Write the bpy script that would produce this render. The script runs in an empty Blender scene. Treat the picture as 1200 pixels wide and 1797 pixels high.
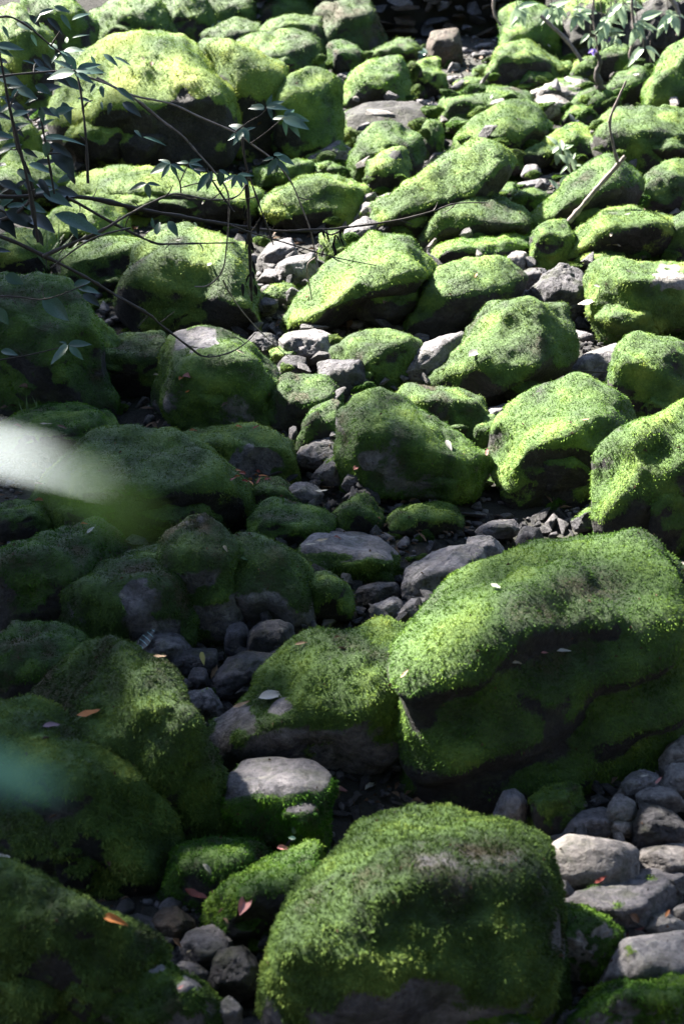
import bpy, bmesh, math, random
import numpy as np
from mathutils import Vector, Matrix

random.seed(7)
RNG = np.random.default_rng(11)
SC = bpy.context.scene
COL = SC.collection

# ------------------------------------------------------------------ camera
PITCH = math.radians(22.0)
CAMZ = 3.25
FPX = 898.5 / (18.0 / 50.0)          # focal length in photo pixels (1200 x 1797)
cam_d = bpy.data.cameras.new('camera')
cam_d.sensor_fit = 'VERTICAL'
cam_d.sensor_height = 36.0
cam_d.lens = 50.0
cam_d.clip_start = 0.05
cam_d.clip_end = 400.0
cam_d.dof.use_dof = True
cam_d.dof.focus_distance = 6.9
cam_d.dof.aperture_fstop = 3.2
cam = bpy.data.objects.new('camera', cam_d)
cam.location = (0, 0, CAMZ)
cam.rotation_euler = (math.radians(90) - PITCH, 0, 0)
COL.objects.link(cam)
SC.camera = cam

# ------------------------------------------------------------------ light
SUN_EL, SUN_AZ = 47.0, -52.0         # azimuth measured from +Y (up the stream) towards +X
SUN_STRENGTH, SUN_ANGLE = 5.0, 2.5
SKY_STRENGTH = 0.05
EXPOSURE = 3.35
w = bpy.data.worlds.new('World')
SC.world = w
w.use_nodes = True
nt = w.node_tree
bg = nt.nodes['Background']
sky = nt.nodes.new('ShaderNodeTexSky')
sky.sky_type = 'NISHITA'
sky.sun_disc = False
sky.sun_elevation = math.radians(SUN_EL)
sky.sun_rotation = math.radians(SUN_AZ)
nt.links.new(sky.outputs[0], bg.inputs[0])
bg.inputs[1].default_value = SKY_STRENGTH
sun_d = bpy.data.lights.new('sun', 'SUN')
sun_d.energy = SUN_STRENGTH
sun_d.angle = math.radians(SUN_ANGLE)
sun_d.color = (1.0, 0.95, 0.85)
sun = bpy.data.objects.new('sun', sun_d)
_a, _e = math.radians(SUN_AZ), math.radians(SUN_EL)
SUNV = Vector((math.sin(_a) * math.cos(_e), math.cos(_a) * math.cos(_e), math.sin(_e)))
sun.rotation_euler = SUNV.to_track_quat('Z', 'Y').to_euler()
sun.location = SUNV * 30
COL.objects.link(sun)
SC.view_settings.view_transform = 'Standard'
SC.view_settings.look = 'None'
SC.view_settings.gamma = 1.0
SC.view_settings.use_curve_mapping = False
SC.view_settings.exposure = EXPOSURE
SC.cycles.max_bounces = 5
SC.cycles.diffuse_bounces = 1
SC.cycles.glossy_bounces = 2
SC.cycles.transmission_bounces = 4
SC.cycles.transparent_max_bounces = 4
SC.cycles.use_denoising = True

# ------------------------------------------------------------------ pixel rays to places in the ravine
_s, _c = math.sin(PITCH), math.cos(PITCH)


def ray(px, py):
    x = (px - 600.0) / FPX
    y = (898.5 - py) / FPX
    return np.array([x, y * _s + _c, y * _c - _s])


def U(px, py, Y):
    d = ray(px, py)
    return np.array([0, 0, CAMZ]) + d * (Y / d[1])


def project(P):
    q = P - np.array([0, 0, CAMZ])
    dep = q[:, 1] * _c - q[:, 2] * _s
    up = q[:, 1] * _s + q[:, 2] * _c
    return 600 + FPX * q[:, 0] / dep, 898.5 - FPX * up / dep, dep


def row_y(py):
    d = ray(600, py)
    k = -d[2] / d[1]
    return CAMZ / (k + 0.1)


# ------------------------------------------------------------------ noise
_perm = np.random.default_rng(3).permutation(512)
_perm = np.concatenate([_perm, _perm])
_g = np.random.default_rng(5).normal(size=(512, 3))
_g /= np.linalg.norm(_g, axis=1)[:, None]


def noise(P):
    P = np.asarray(P, dtype=np.float64)
    i = np.floor(P).astype(np.int64)
    f = P - i
    u = f * f * f * (f * (f * 6 - 15) + 10)
    out = np.zeros(len(P))
    for dx in (0, 1):
        wx = u[:, 0] if dx else 1 - u[:, 0]
        for dy in (0, 1):
            wy = u[:, 1] if dy else 1 - u[:, 1]
            for dz in (0, 1):
                wz = u[:, 2] if dz else 1 - u[:, 2]
                h = _perm[(_perm[(_perm[(i[:, 0] + dx) & 511] + i[:, 1] + dy) & 511] + i[:, 2] + dz) & 511]
                g = _g[h]
                out += wx * wy * wz * (g[:, 0] * (f[:, 0] - dx) + g[:, 1] * (f[:, 1] - dy) + g[:, 2] * (f[:, 2] - dz))
    return out * 1.5


def fbm(P, o=3):
    s = np.zeros(len(P))
    a = 1.0
    for k in range(o):
        s += a * noise(P * (2.03 ** k) + 17.3 * k)
        a *= 0.5
    return s


def sstep(a, b, x):
    t = np.clip((x - a) / (b - a), 0, 1)
    return t * t * (3 - 2 * t)


# ------------------------------------------------------------------ mesh helpers
def mesh_np(name, V, F, mat=None, smooth=True, attrs=None):
    V = np.asarray(V, dtype=np.float32)
    F = np.asarray(F, dtype=np.int32)
    me = bpy.data.meshes.new(name)
    n, k = F.shape
    me.vertices.add(len(V))
    me.vertices.foreach_set('co', V.ravel())
    me.loops.add(n * k)
    me.loops.foreach_set('vertex_index', F.ravel())
    me.polygons.add(n)
    me.polygons.foreach_set('loop_start', np.arange(0, n * k, k, dtype=np.int32))
    me.polygons.foreach_set('use_smooth', np.full(n, smooth))
    me.update(calc_edges=True)
    for an, av in (attrs or {}).items():
        a = me.attributes.new(an, 'FLOAT', 'POINT')
        a.data.foreach_set('value', np.asarray(av, dtype=np.float32))
    if mat:
        me.materials.append(mat)
    return me


def link(name, data, parent=None, loc=None, rot=None, scale=None):
    o = bpy.data.objects.new(name, data)
    COL.objects.link(o)
    if parent is not None:
        o.parent = parent
    if loc is not None:
        o.location = loc
    if rot is not None:
        o.rotation_euler = rot
    if scale is not None:
        o.scale = scale
    return o


LABELS = {}


def tag(o, label=None, cat=None, group=None, kind=None):
    if label:
        o['label'] = label
    if cat:
        o['category'] = cat
    if group:
        o['group'] = group
    if kind:
        o['kind'] = kind
    return o


# icosphere hierarchy: lists of (verts, faces) plus midpoint parents, so that a shape made coarse can be refined
def ico_levels(n):
    t = (1 + 5 ** .5) / 2
    V = np.array([(-1, t, 0), (1, t, 0), (-1, -t, 0), (1, -t, 0), (0, -1, t), (0, 1, t), (0, -1, -t), (0, 1, -t),
                  (t, 0, -1), (t, 0, 1), (-t, 0, -1), (-t, 0, 1)], dtype=float)
    V /= np.linalg.norm(V, axis=1)[:, None]
    F = np.array([(0, 11, 5), (0, 5, 1), (0, 1, 7), (0, 7, 10), (0, 10, 11), (1, 5, 9), (5, 11, 4), (11, 10, 2), (10, 7, 6),
                  (7, 1, 8), (3, 9, 4), (3, 4, 2), (3, 2, 6), (3, 6, 8), (3, 8, 9), (4, 9, 5), (2, 4, 11), (6, 2, 10),
                  (8, 6, 7), (9, 8, 1)])
    L = [(V, F, None)]
    for _ in range(n):
        E = np.sort(np.concatenate([F[:, [0, 1]], F[:, [1, 2]], F[:, [2, 0]]]), axis=1)
        key = E[:, 0] * 10 ** 7 + E[:, 1]
        uq, idx, inv = np.unique(key, return_index=True, return_inverse=True)
        inv = inv.ravel()
        par = E[idx]
        m = inv.reshape(3, -1) + len(V)
        mv = V[par].mean(1)
        mv /= np.linalg.norm(mv, axis=1)[:, None]
        V2 = np.concatenate([V, mv])
        a, b, c = F[:, 0], F[:, 1], F[:, 2]
        ab, bc, ca = m
        F = np.concatenate([np.stack(q, 1) for q in ((a, ab, ca), (b, bc, ab), (c, ca, bc), (ab, bc, ca))])
        V = V2
        L.append((V, F, par))
    return L


ICO = ico_levels(6)
_edges = {}


def edges(l):
    if l not in _edges:
        F = ICO[l][1]
        E = np.sort(np.concatenate([F[:, [0, 1]], F[:, [1, 2]], F[:, [2, 0]]]), axis=1)
        E = np.unique(E, axis=0)
        deg = np.bincount(E.ravel(), minlength=len(ICO[l][0])).astype(float)
        _edges[l] = (E, deg)
    return _edges[l]


def relax(V, l, it, f=0.6):
    E, deg = edges(l)
    n = len(V)
    for _ in range(it):
        S = np.empty_like(V)
        for k in range(3):
            S[:, k] = np.bincount(E[:, 0], V[E[:, 1], k], n) + np.bincount(E[:, 1], V[E[:, 0], k], n)
        V = V + f * (S / deg[:, None] - V)
    return V


def refine(V, l0, l1, soft=0.5):
    for l in range(l0 + 1, l1 + 1):
        V = np.concatenate([V, V[ICO[l][2]].mean(1)])
        V = relax(V, l, 1, soft)
    return V


def normals(V, F):
    fn = np.cross(V[F[:, 1]] - V[F[:, 0]], V[F[:, 2]] - V[F[:, 0]])
    N = np.zeros_like(V)
    for k in range(3):
        for j in range(3):
            N[:, k] += np.bincount(F[:, j], fn[:, k], len(V))
    N /= np.linalg.norm(N, axis=1)[:, None] + 1e-12
    return N, fn


def hull_planes(P):
    bm = bmesh.new()
    for p in P:
        bm.verts.new(p)
    bmesh.ops.convex_hull(bm, input=list(bm.verts), use_existing_faces=False)
    bm.normal_update()
    N, H = [], []
    for f in bm.faces:
        if f.calc_area() > 1e-9:
            N.append(tuple(f.normal))
            H.append(f.normal.dot(f.verts[0].co))
    bm.free()
    N = np.array(N)
    H = np.array(H)
    neg = H < 0
    N[neg] *= -1
    H[neg] *= -1
    return N, H


def hull_shape(P, sm, cuts=0, crng=None, l=4):
    """a rounded body whose outline is the hull of the points P, as level-4 icosphere vertices"""
    c = P.mean(0)
    Q = P - c
    cov = Q.T @ Q / len(Q)
    ev, R = np.linalg.eigh(cov)
    A = R @ np.diag(np.sqrt(np.maximum(ev, 1e-6)) * 1.6)
    q = Q @ np.linalg.inv(A).T
    N, H = hull_planes(q)
    if cuts:
        cn = crng.normal(size=(cuts, 3))
        cn /= np.linalg.norm(cn, axis=1)[:, None]
        sup = (q @ cn.T).max(0)
        N = np.concatenate([N, cn])
        H = np.concatenate([H, sup * (0.70 + 0.23 * crng.random(cuts))])
    D = ICO[l][0]
    dn = D @ N.T
    r = np.where(dn > 1e-4, H[None, :] / np.maximum(dn, 1e-4), 1e9).min(1)
    V = (D * r[:, None]) @ A.T + c
    if np.linalg.det(A) < 0:
        V = V  # winding handled by caller
        flip = True
    else:
        flip = False
    V = relax(V, l, sm)
    return V, flip


# ------------------------------------------------------------------ materials
def nodes_mat(name):
    m = bpy.data.materials.new(name)
    m.use_nodes = True
    n = m.node_tree
    b = n.nodes['Principled BSDF']
    return m, n, b


def N_(n, typ, **kw):
    x = n.nodes.new(typ)
    for k, v in kw.items():
        setattr(x, k, v)
    return x


def ramp(n, fac, stops):
    r = n.nodes.new('ShaderNodeValToRGB')
    e = r.color_ramp.elements
    while len(e) < len(stops):
        e.new(0.5)
    for i, (p, c) in enumerate(stops):
        e[i].position = p
        e[i].color = (*c, 1)
    n.links.new(fac, r.inputs[0])
    return r.outputs[0]


def noise_node(n, scale, detail=6, rough=0.6, coord=None, w=None):
    t = n.nodes.new('ShaderNodeTexNoise')
    t.inputs['Scale'].default_value = scale
    t.inputs['Detail'].default_value = detail
    t.inputs['Roughness'].default_value = rough
    if coord is not None:
        n.links.new(coord, t.inputs['Vector'])
    return t


def mixc(n, f, a, b, mode='MIX'):
    x = n.nodes.new('ShaderNodeMix')
    x.data_type = 'RGBA'
    x.blend_type = mode
    for s, v in ((x.inputs[0], f), (x.inputs[6], a), (x.inputs[7], b)):
        if isinstance(v, (int, float)):
            s.default_value = v
        elif isinstance(v, tuple):
            s.default_value = (*v, 1)
        else:
            n.links.new(v, s)
    return x.outputs[2]


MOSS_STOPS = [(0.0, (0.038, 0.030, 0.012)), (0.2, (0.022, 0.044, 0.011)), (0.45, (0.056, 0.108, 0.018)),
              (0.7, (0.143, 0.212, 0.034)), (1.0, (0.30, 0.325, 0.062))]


def moss_blade_mat():
    m, n, b = nodes_mat('moss_fronds')
    at = N_(n, 'ShaderNodeAttribute', attribute_name='tint')
    c = ramp(n, at.outputs['Fac'], MOSS_STOPS)
    oi = N_(n, 'ShaderNodeObjectInfo')
    hs = n.nodes.new('ShaderNodeHueSaturation')
    for k, lo, hi in (('Hue', .486, .524), ('Saturation', .92, 1.1)):
        mr = N_(n, 'ShaderNodeMapRange')
        n.links.new(oi.outputs['Random'], mr.inputs[0])
        mr.inputs[3].default_value = lo
        mr.inputs[4].default_value = hi
        n.links.new(mr.outputs[0], hs.inputs[k])
    n.links.new(c, hs.inputs['Color'])
    c = hs.outputs[0]
    n.links.new(c, b.inputs['Base Color'])
    b.inputs['Roughness'].default_value = 0.75
    b.inputs['Specular IOR Level'].default_value = 0.12
    tr = n.nodes.new('ShaderNodeBsdfTranslucent')
    n.links.new(c, tr.inputs[0])
    mx = n.nodes.new('ShaderNodeMixShader')
    mx.inputs[0].default_value = 0.22
    n.links.new(b.outputs[0], mx.inputs[1])
    n.links.new(tr.outputs[0], mx.inputs[2])
    n.links.new(mx.outputs[0], n.nodes['Material Output'].inputs[0])
    return m


def rock_mat(name, c0, c1, c2, lichen):
    m, n, b = nodes_mat(name)
    tc = N_(n, 'ShaderNodeTexCoord')
    oi = N_(n, 'ShaderNodeObjectInfo')
    add = N_(n, 'ShaderNodeVectorMath', operation='ADD')
    n.links.new(tc.outputs['Object'], add.inputs[0])
    n.links.new(oi.outputs['Location'], add.inputs[1])
    co = add.outputs[0]
    n1 = noise_node(n, 5, 8, 0.65, co)
    n2 = noise_node(n, 38, 6, 0.7, co)
    n3 = noise_node(n, 17, 7, 0.72, co)
    base = ramp(n, n1.outputs[0], [(0.3, c0), (0.5, c1), (0.72, c2)])
    spk = ramp(n, n2.outputs[0], [(0.38, (0.35, 0.35, 0.36)), (0.5, (0.9, 0.9, 0.9)), (0.62, (1.35, 1.33, 1.3))])
    base = mixc(n, 0.7, base, spk, 'MULTIPLY')
    lf = ramp(n, n3.outputs[0], [(0.56, (0, 0, 0)), (0.66, (lichen,) * 3)])
    base = mixc(n, lf, base, (0.22, 0.21, 0.185))
    # damp stains, silt and a film of algae
    n5 = noise_node(n, 2.6, 6, 0.7, co)
    n5.inputs['Distortion'].default_value = 1.2
    base = mixc(n, 1.0, base, ramp(n, n5.outputs[0], [(0.36, (0.42, 0.41, 0.40)), (0.47, (1, 1, 1)), (0.62, (1.12, 1.1, 1.08))]), 'MULTIPLY')
    n6 = noise_node(n, 7.5, 6, 0.7, co)
    base = mixc(n, ramp(n, n6.outputs[0], [(0.52, (0, 0, 0)), (0.68, (0.55, 0.55, 0.55))]), base, (0.045, 0.052, 0.022))
    # moss colour under the fronds
    at = N_(n, 'ShaderNodeAttribute', attribute_name='moss')
    tn = N_(n, 'ShaderNodeAttribute', attribute_name='tint')
    n4 = noise_node(n, 60, 4, 0.7, co)
    sub = N_(n, 'ShaderNodeMath', operation='MULTIPLY_ADD')
    n.links.new(n4.outputs[0], sub.inputs[0])
    sub.inputs[1].default_value = 0.5
    sub.inputs[2].default_value = -0.35
    ad2 = N_(n, 'ShaderNodeMath', operation='ADD')
    n.links.new(sub.outputs[0], ad2.inputs[0])
    n.links.new(tn.outputs['Fac'], ad2.inputs[1])
    mc = ramp(n, ad2.outputs[0], MOSS_STOPS)
    # ragged edge of the moss
    e1 = N_(n, 'ShaderNodeMath', operation='MULTIPLY_ADD')
    n.links.new(n2.outputs[0], e1.inputs[0])
    e1.inputs[1].default_value = 0.9
    e1.inputs[2].default_value = -0.45
    e2 = N_(n, 'ShaderNodeMath', operation='ADD')
    n.links.new(e1.outputs[0], e2.inputs[0])
    n.links.new(at.outputs['Fac'], e2.inputs[1])
    mf = ramp(n, e2.outputs[0], [(0.35, (0, 0, 0)), (0.55, (1, 1, 1))])
    col = mixc(n, mf, base, mc)
    n.links.new(col, b.inputs['Base Color'])
    b.inputs['Roughness'].default_value = 0.72
    b.inputs['Specular IOR Level'].default_value = 0.35
    bu = n.nodes.new('ShaderNodeBump')
    bu.inputs['Strength'].default_value = 0.9
    bu.inputs['Distance'].default_value = 0.03
    ad3 = N_(n, 'ShaderNodeMath', operation='ADD')
    n.links.new(n1.outputs[0], ad3.inputs[0])
    n.links.new(n2.outputs[0], ad3.inputs[1])
    n.links.new(ad3.outputs[0], bu.inputs['Height'])
    n.links.new(bu.outputs[0], b.inputs['Normal'])
    return m


M = {}
M['grey'] = rock_mat('grey_rock', (0.062, 0.058, 0.065), (0.125, 0.117, 0.130), (0.22, 0.205, 0.215), 0.7)
M['dark'] = rock_mat('dark_slate', (0.026, 0.025, 0.029), (0.052, 0.049, 0.058), (0.105, 0.098, 0.112), 0.3)
M['pale'] = rock_mat('pale_limestone', (0.115, 0.105, 0.102), (0.21, 0.19, 0.185), (0.32, 0.292, 0.28), 0.15)
M['brown'] = rock_mat('brown_rock', (0.030, 0.021, 0.015), (0.062, 0.044, 0.033), (0.12, 0.085, 0.065), 0.15)
M['lightgrey'] = rock_mat('light_grey_rock', (0.10, 0.094, 0.10), (0.18, 0.17, 0.178), (0.28, 0.262, 0.265), 0.6)
M['under'] = rock_mat('shade_black_rock', (0.010, 0.009, 0.009), (0.018, 0.016, 0.016), (0.042, 0.037, 0.036), 0.12)  # shade of fronts and undersides put into a near-black rock colour
M['moss'] = moss_blade_mat()


def plain_mat(name, col, rough=0.6, spec=0.3, var=0.35, scale=20, trans=0.0, col2=None):
    m, n, b = nodes_mat(name)
    tc = N_(n, 'ShaderNodeTexCoord')
    oi = N_(n, 'ShaderNodeObjectInfo')
    t = noise_node(n, scale, 5, 0.6, tc.outputs['Object'])
    c2 = col2 or tuple(x * (1 + var) for x in col)
    c1 = tuple(x * (1 - var) for x in col)
    c = ramp(n, t.outputs[0], [(0.3, c1), (0.7, c2)])
    hs = n.nodes.new('ShaderNodeHueSaturation')
    mr = N_(n, 'ShaderNodeMapRange')
    n.links.new(oi.outputs['Random'], mr.inputs[0])
    mr.inputs[3].default_value = 0.75
    mr.inputs[4].default_value = 1.25
    n.links.new(mr.outputs[0], hs.inputs['Value'])
    n.links.new(c, hs.inputs['Color'])
    n.links.new(hs.outputs[0], b.inputs['Base Color'])
    b.inputs['Roughness'].default_value = rough
    b.inputs['Specular IOR Level'].default_value = spec
    if trans:
        tr = n.nodes.new('ShaderNodeBsdfTranslucent')
        n.links.new(hs.outputs[0], tr.inputs[0])
        mx = n.nodes.new('ShaderNodeMixShader')
        mx.inputs[0].default_value = trans
        n.links.new(b.outputs[0], mx.inputs[1])
        n.links.new(tr.outputs[0], mx.inputs[2])
        n.links.new(mx.outputs[0], n.nodes['Material Output'].inputs[0])
    return m


M['leaf'] = plain_mat('shrub_leaf', (0.034, 0.078, 0.052), 0.38, 0.6, 0.3, 30, 0.22)
M['leaf_dark'] = plain_mat('dark_shrub_leaf', (0.014, 0.023, 0.02), 0.4, 0.5, 0.3, 30, 0.12)
M['leaf_pale'] = plain_mat('pale_plant_leaf', (0.24, 0.32, 0.20), 0.5, 0.4, 0.3, 20, 0.3)
M['near_leaf'] = plain_mat('pale_leaf_near', (0.50, 0.56, 0.57), 0.35, 0.6, 0.1, 6, 0.15)
M['near_leaf_teal'] = plain_mat('teal_leaf_near', (0.06, 0.155, 0.125), 0.4, 0.5, 0.1, 6, 0.3)
M['near_leaf_green'] = plain_mat('green_leaf_near', (0.03, 0.062, 0.012), 0.5, 0.3, 0.1, 6, 0.35)
M['twig'] = plain_mat('dark_twig', (0.04, 0.033, 0.03), 0.65, 0.3, 0.4, 40)
M['vine'] = plain_mat('pale_dry_vine', (0.17, 0.14, 0.13), 0.7, 0.3, 0.4, 30)
M['stick'] = plain_mat('weathered_stick', (0.15, 0.125, 0.118), 0.75, 0.2, 0.4, 30)
M['bark'] = plain_mat('tree_bark', (0.05, 0.04, 0.032), 0.85, 0.2, 0.4, 12)
M['tree_leaf'] = plain_mat('canopy_leaf', (0.03, 0.055, 0.015), 0.5, 0.4, 0.4, 3, 0.25)
M['litter'] = plain_mat('leaf_litter', (0.055, 0.034, 0.022), 0.7, 0.3, 0.7, 9, 0.1, (0.15, 0.09, 0.055))
M['withered'] = plain_mat('withered_leaf', (0.015, 0.013, 0.013), 0.8, 0.2, 0.3, 20)
M['grass'] = plain_mat('grass_blade', (0.07, 0.12, 0.03), 0.45, 0.4, 0.3, 8, 0.3)
M['flower'] = plain_mat('violet_petal', (0.30, 0.22, 0.62), 0.6, 0.2, 0.15, 8, 0.3)
LIT = {'white': (0.72, 0.68, 0.60), 'cream': (0.58, 0.50, 0.36), 'tan': (0.42, 0.27, 0.16), 'pink': (0.62, 0.26, 0.24),
       'red': (0.40, 0.09, 0.07), 'orange': (0.52, 0.19, 0.05), 'yellow': (0.50, 0.45, 0.10), 'green': (0.10, 0.20, 0.06),
       'brown': (0.17, 0.09, 0.055), 'violet': (0.30, 0.20, 0.26)}
for k_, v_ in LIT.items():
    M['lit_' + k_] = plain_mat('fallen_leaf_' + k_, tuple(c * .5 for c in v_), 0.55, 0.4, 0.22, 40, 0.12)


def striped_leaf_mat():
    m, n, b = nodes_mat('striped_leaf')
    tc = N_(n, 'ShaderNodeTexCoord')
    wv = n.nodes.new('ShaderNodeTexWave')
    wv.inputs['Scale'].default_value = 1.6
    wv.inputs['Distortion'].default_value = 1.0
    n.links.new(tc.outputs['Object'], wv.inputs['Vector'])
    c = ramp(n, wv.outputs['Color'], [(0.86, (0.006, 0.008, 0.010)), (0.97, (0.13, 0.22, 0.23))])
    n.links.new(c, b.inputs['Base Color'])
    b.inputs['Roughness'].default_value = 0.35
    return m


M['striped'] = striped_leaf_mat()


def ground_mat():
    m, n, b = nodes_mat('damp_earth')
    tc = N_(n, 'ShaderNodeTexCoord')
    n1 = noise_node(n, 3, 8, 0.65, tc.outputs['Object'])
    n2 = noise_node(n, 40, 5, 0.7, tc.outputs['Object'])
    c = ramp(n, n1.outputs[0], [(0.3, (0.010, 0.009, 0.008)), (0.55, (0.02, 0.018, 0.014)), (0.75, (0.022, 0.027, 0.011))])
    c = mixc(n, 0.6, c, ramp(n, n2.outputs[0], [(0.3, (0.4, 0.4, 0.4)), (0.7, (1.2, 1.2, 1.2))]), 'MULTIPLY')
    n.links.new(c, b.inputs['Base Color'])
    b.inputs['Roughness'].default_value = 0.9
    bu = n.nodes.new('ShaderNodeBump')
    bu.inputs['Strength'].default_value = 0.7
    bu.inputs['Distance'].default_value = 0.04
    n.links.new(n2.outputs[0], bu.inputs['Height'])
    n.links.new(bu.outputs[0], b.inputs['Normal'])
    return m


M['ground'] = ground_mat()


# ------------------------------------------------------------------ terrain
def gz(x, y):
    x = np.asarray(x, float)
    y = np.asarray(y, float)
    z = 0.1 * np.clip(y, -8, 60)
    half = 0.27 * np.maximum(y, 3) + 1.4
    left = np.maximum(0, -x - half)
    right = np.maximum(0, x - half)
    def bank(d, soft, h, sl):
        return h * (1 - np.exp(-sl * d * d / (d + soft) / h))
    z = z + bank(left, 1.5, 4.5, 0.75) + bank(right, 1.5, 6.0, 0.75)
    back = np.maximum(0, y - 20.6)
    z = z + bank(back, 0.8, 3.2, 1.0)
    front = np.maximum(0, -y - 1.0)
    z = z + 0.5 * front * front / (front + 2.0)
    P = np.stack([x.ravel(), y.ravel(), np.zeros(x.size)], 1)
    nz = (0.10 * noise(P * 0.9) + 0.05 * noise(P * 2.3)).reshape(x.shape)
    return z + nz - 0.06


def build_ground():
    def axis(a, b, c, d, fine, coarse):
        return np.unique(np.concatenate([np.arange(a, b, coarse), np.arange(b, c, fine), np.arange(c, d + .01, coarse)]))
    X = axis(-120, -7, 7, 120, 0.16, 2.0)
    Y = axis(-60, 2, 24, 140, 0.16, 2.0)
    gx, gy = np.meshgrid(X, Y)
    Z = gz(gx, gy)
    V = np.stack([gx.ravel(), gy.ravel(), Z.ravel()], 1)
    nx, ny = len(X), len(Y)
    i, j = np.meshgrid(np.arange(nx - 1), np.arange(ny - 1))
    a = (j * nx + i).ravel()
    F = np.stack([a, a + 1, a + nx + 1, a + nx], 1)
    o = link('ground', mesh_np('ground', V, F, M['ground']))
    tag(o, 'dark damp earth of the stream bed and its banks', 'ground', kind='structure')


build_ground()

# ------------------------------------------------------------------ boulders
STAT = {'rock': 0, 'moss': 0}
SURF = []      # visible rock triangles, used to lay leaves on real surfaces


def moss_blades(V, F, N, mask, tint, dep, density, length, rng):
    """many small curved fronds on the mossy part of a rock"""
    fn = np.cross(V[F[:, 1]] - V[F[:, 0]], V[F[:, 2]] - V[F[:, 0]])
    ar = np.linalg.norm(fn, axis=1) * 0.5
    fn = fn / (2 * ar[:, None] + 1e-12)
    cen = V[F].mean(1)
    view = np.array([0, 0, CAMZ]) - cen
    view /= np.linalg.norm(view, axis=1)[:, None]
    vis = sstep(-0.12, 0.12, (fn * view).sum(1))
    qx, qy, _q = project(cen)
    vis = vis * ((qx > -110) & (qx < 1310) & (qy > -60) & (qy < 1900))
    fm = mask[F].mean(1)
    keep = sstep(0.3, 0.6, fm)
    pxm = 0.569 * FPX / dep
    want = ar * keep * vis * pxm * pxm * density
    tot = want.sum()
    n = int(tot)
    if n < 10:
        return None
    cum = np.cumsum(want)
    idx = np.searchsorted(cum, rng.random(n) * cum[-1])
    idx = np.minimum(idx, len(F) - 1)
    u = rng.random(n)
    v = rng.random(n)
    s = u + v > 1
    u[s], v[s] = 1 - u[s], 1 - v[s]
    A, B, C = V[F[idx, 0]], V[F[idx, 1]], V[F[idx, 2]]
    P = A + (B - A) * u[:, None] + (C - A) * v[:, None]
    nn = N[F[idx, 0]] * (1 - u - v)[:, None] + N[F[idx, 1]] * u[:, None] + N[F[idx, 2]] * v[:, None]
    clump = noise(P * (0.55 / length))
    clump2 = noise(P * (0.2 / length) + 9)
    L = length * (0.55 + 0.75 * rng.random(n)) * (1 + 0.55 * clump + 0.3 * clump2)
    L = np.clip(L, 0.3 * length, 1.7 * length)
    wd = L * (0.11 + 0.07 * rng.random(n))
    L = L * np.where(rng.random(n) < 0.03, 1.6, 1.0)
    rd = rng.normal(size=(n, 3))
    fl = np.stack([noise(P * (0.3 / length) + 31), noise(P * (0.3 / length) + 57), noise(P * (0.3 / length) + 83)], 1)
    d = nn * 0.80 + rd * 0.24 + fl * 0.8 + np.array([0, 0, -0.30])
    d -= nn * np.minimum(0, (d * nn).sum(1) - 0.12)[:, None]
    d /= np.linalg.norm(d, axis=1)[:, None]
    side = np.cross(d, rng.normal(size=(n, 3)))
    side /= np.linalg.norm(side, axis=1)[:, None] + 1e-9
    base = P - nn * (0.1 * length)
    mid = base + d * (L * 0.5)[:, None] + nn * (0.10 * L)[:, None]
    tip = base + d * L[:, None] + np.array([0, 0, -0.16]) * L[:, None]
    VV = np.stack([base, mid - side * wd[:, None], mid + side * wd[:, None], tip], 1).reshape(-1, 3)
    k = np.arange(n) * 4
    FF = np.concatenate([np.stack([k, k + 1, k + 2], 1), np.stack([k + 2, k + 1, k + 3], 1)])
    t0 = tint[F[idx, 0]]
    tt = np.clip(t0 + 0.04 * rng.normal(size=n) + 0.07 * clump2 + 0.04 * clump, 0, 1)
    return VV, FF, np.repeat(tt, 4)


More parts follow.
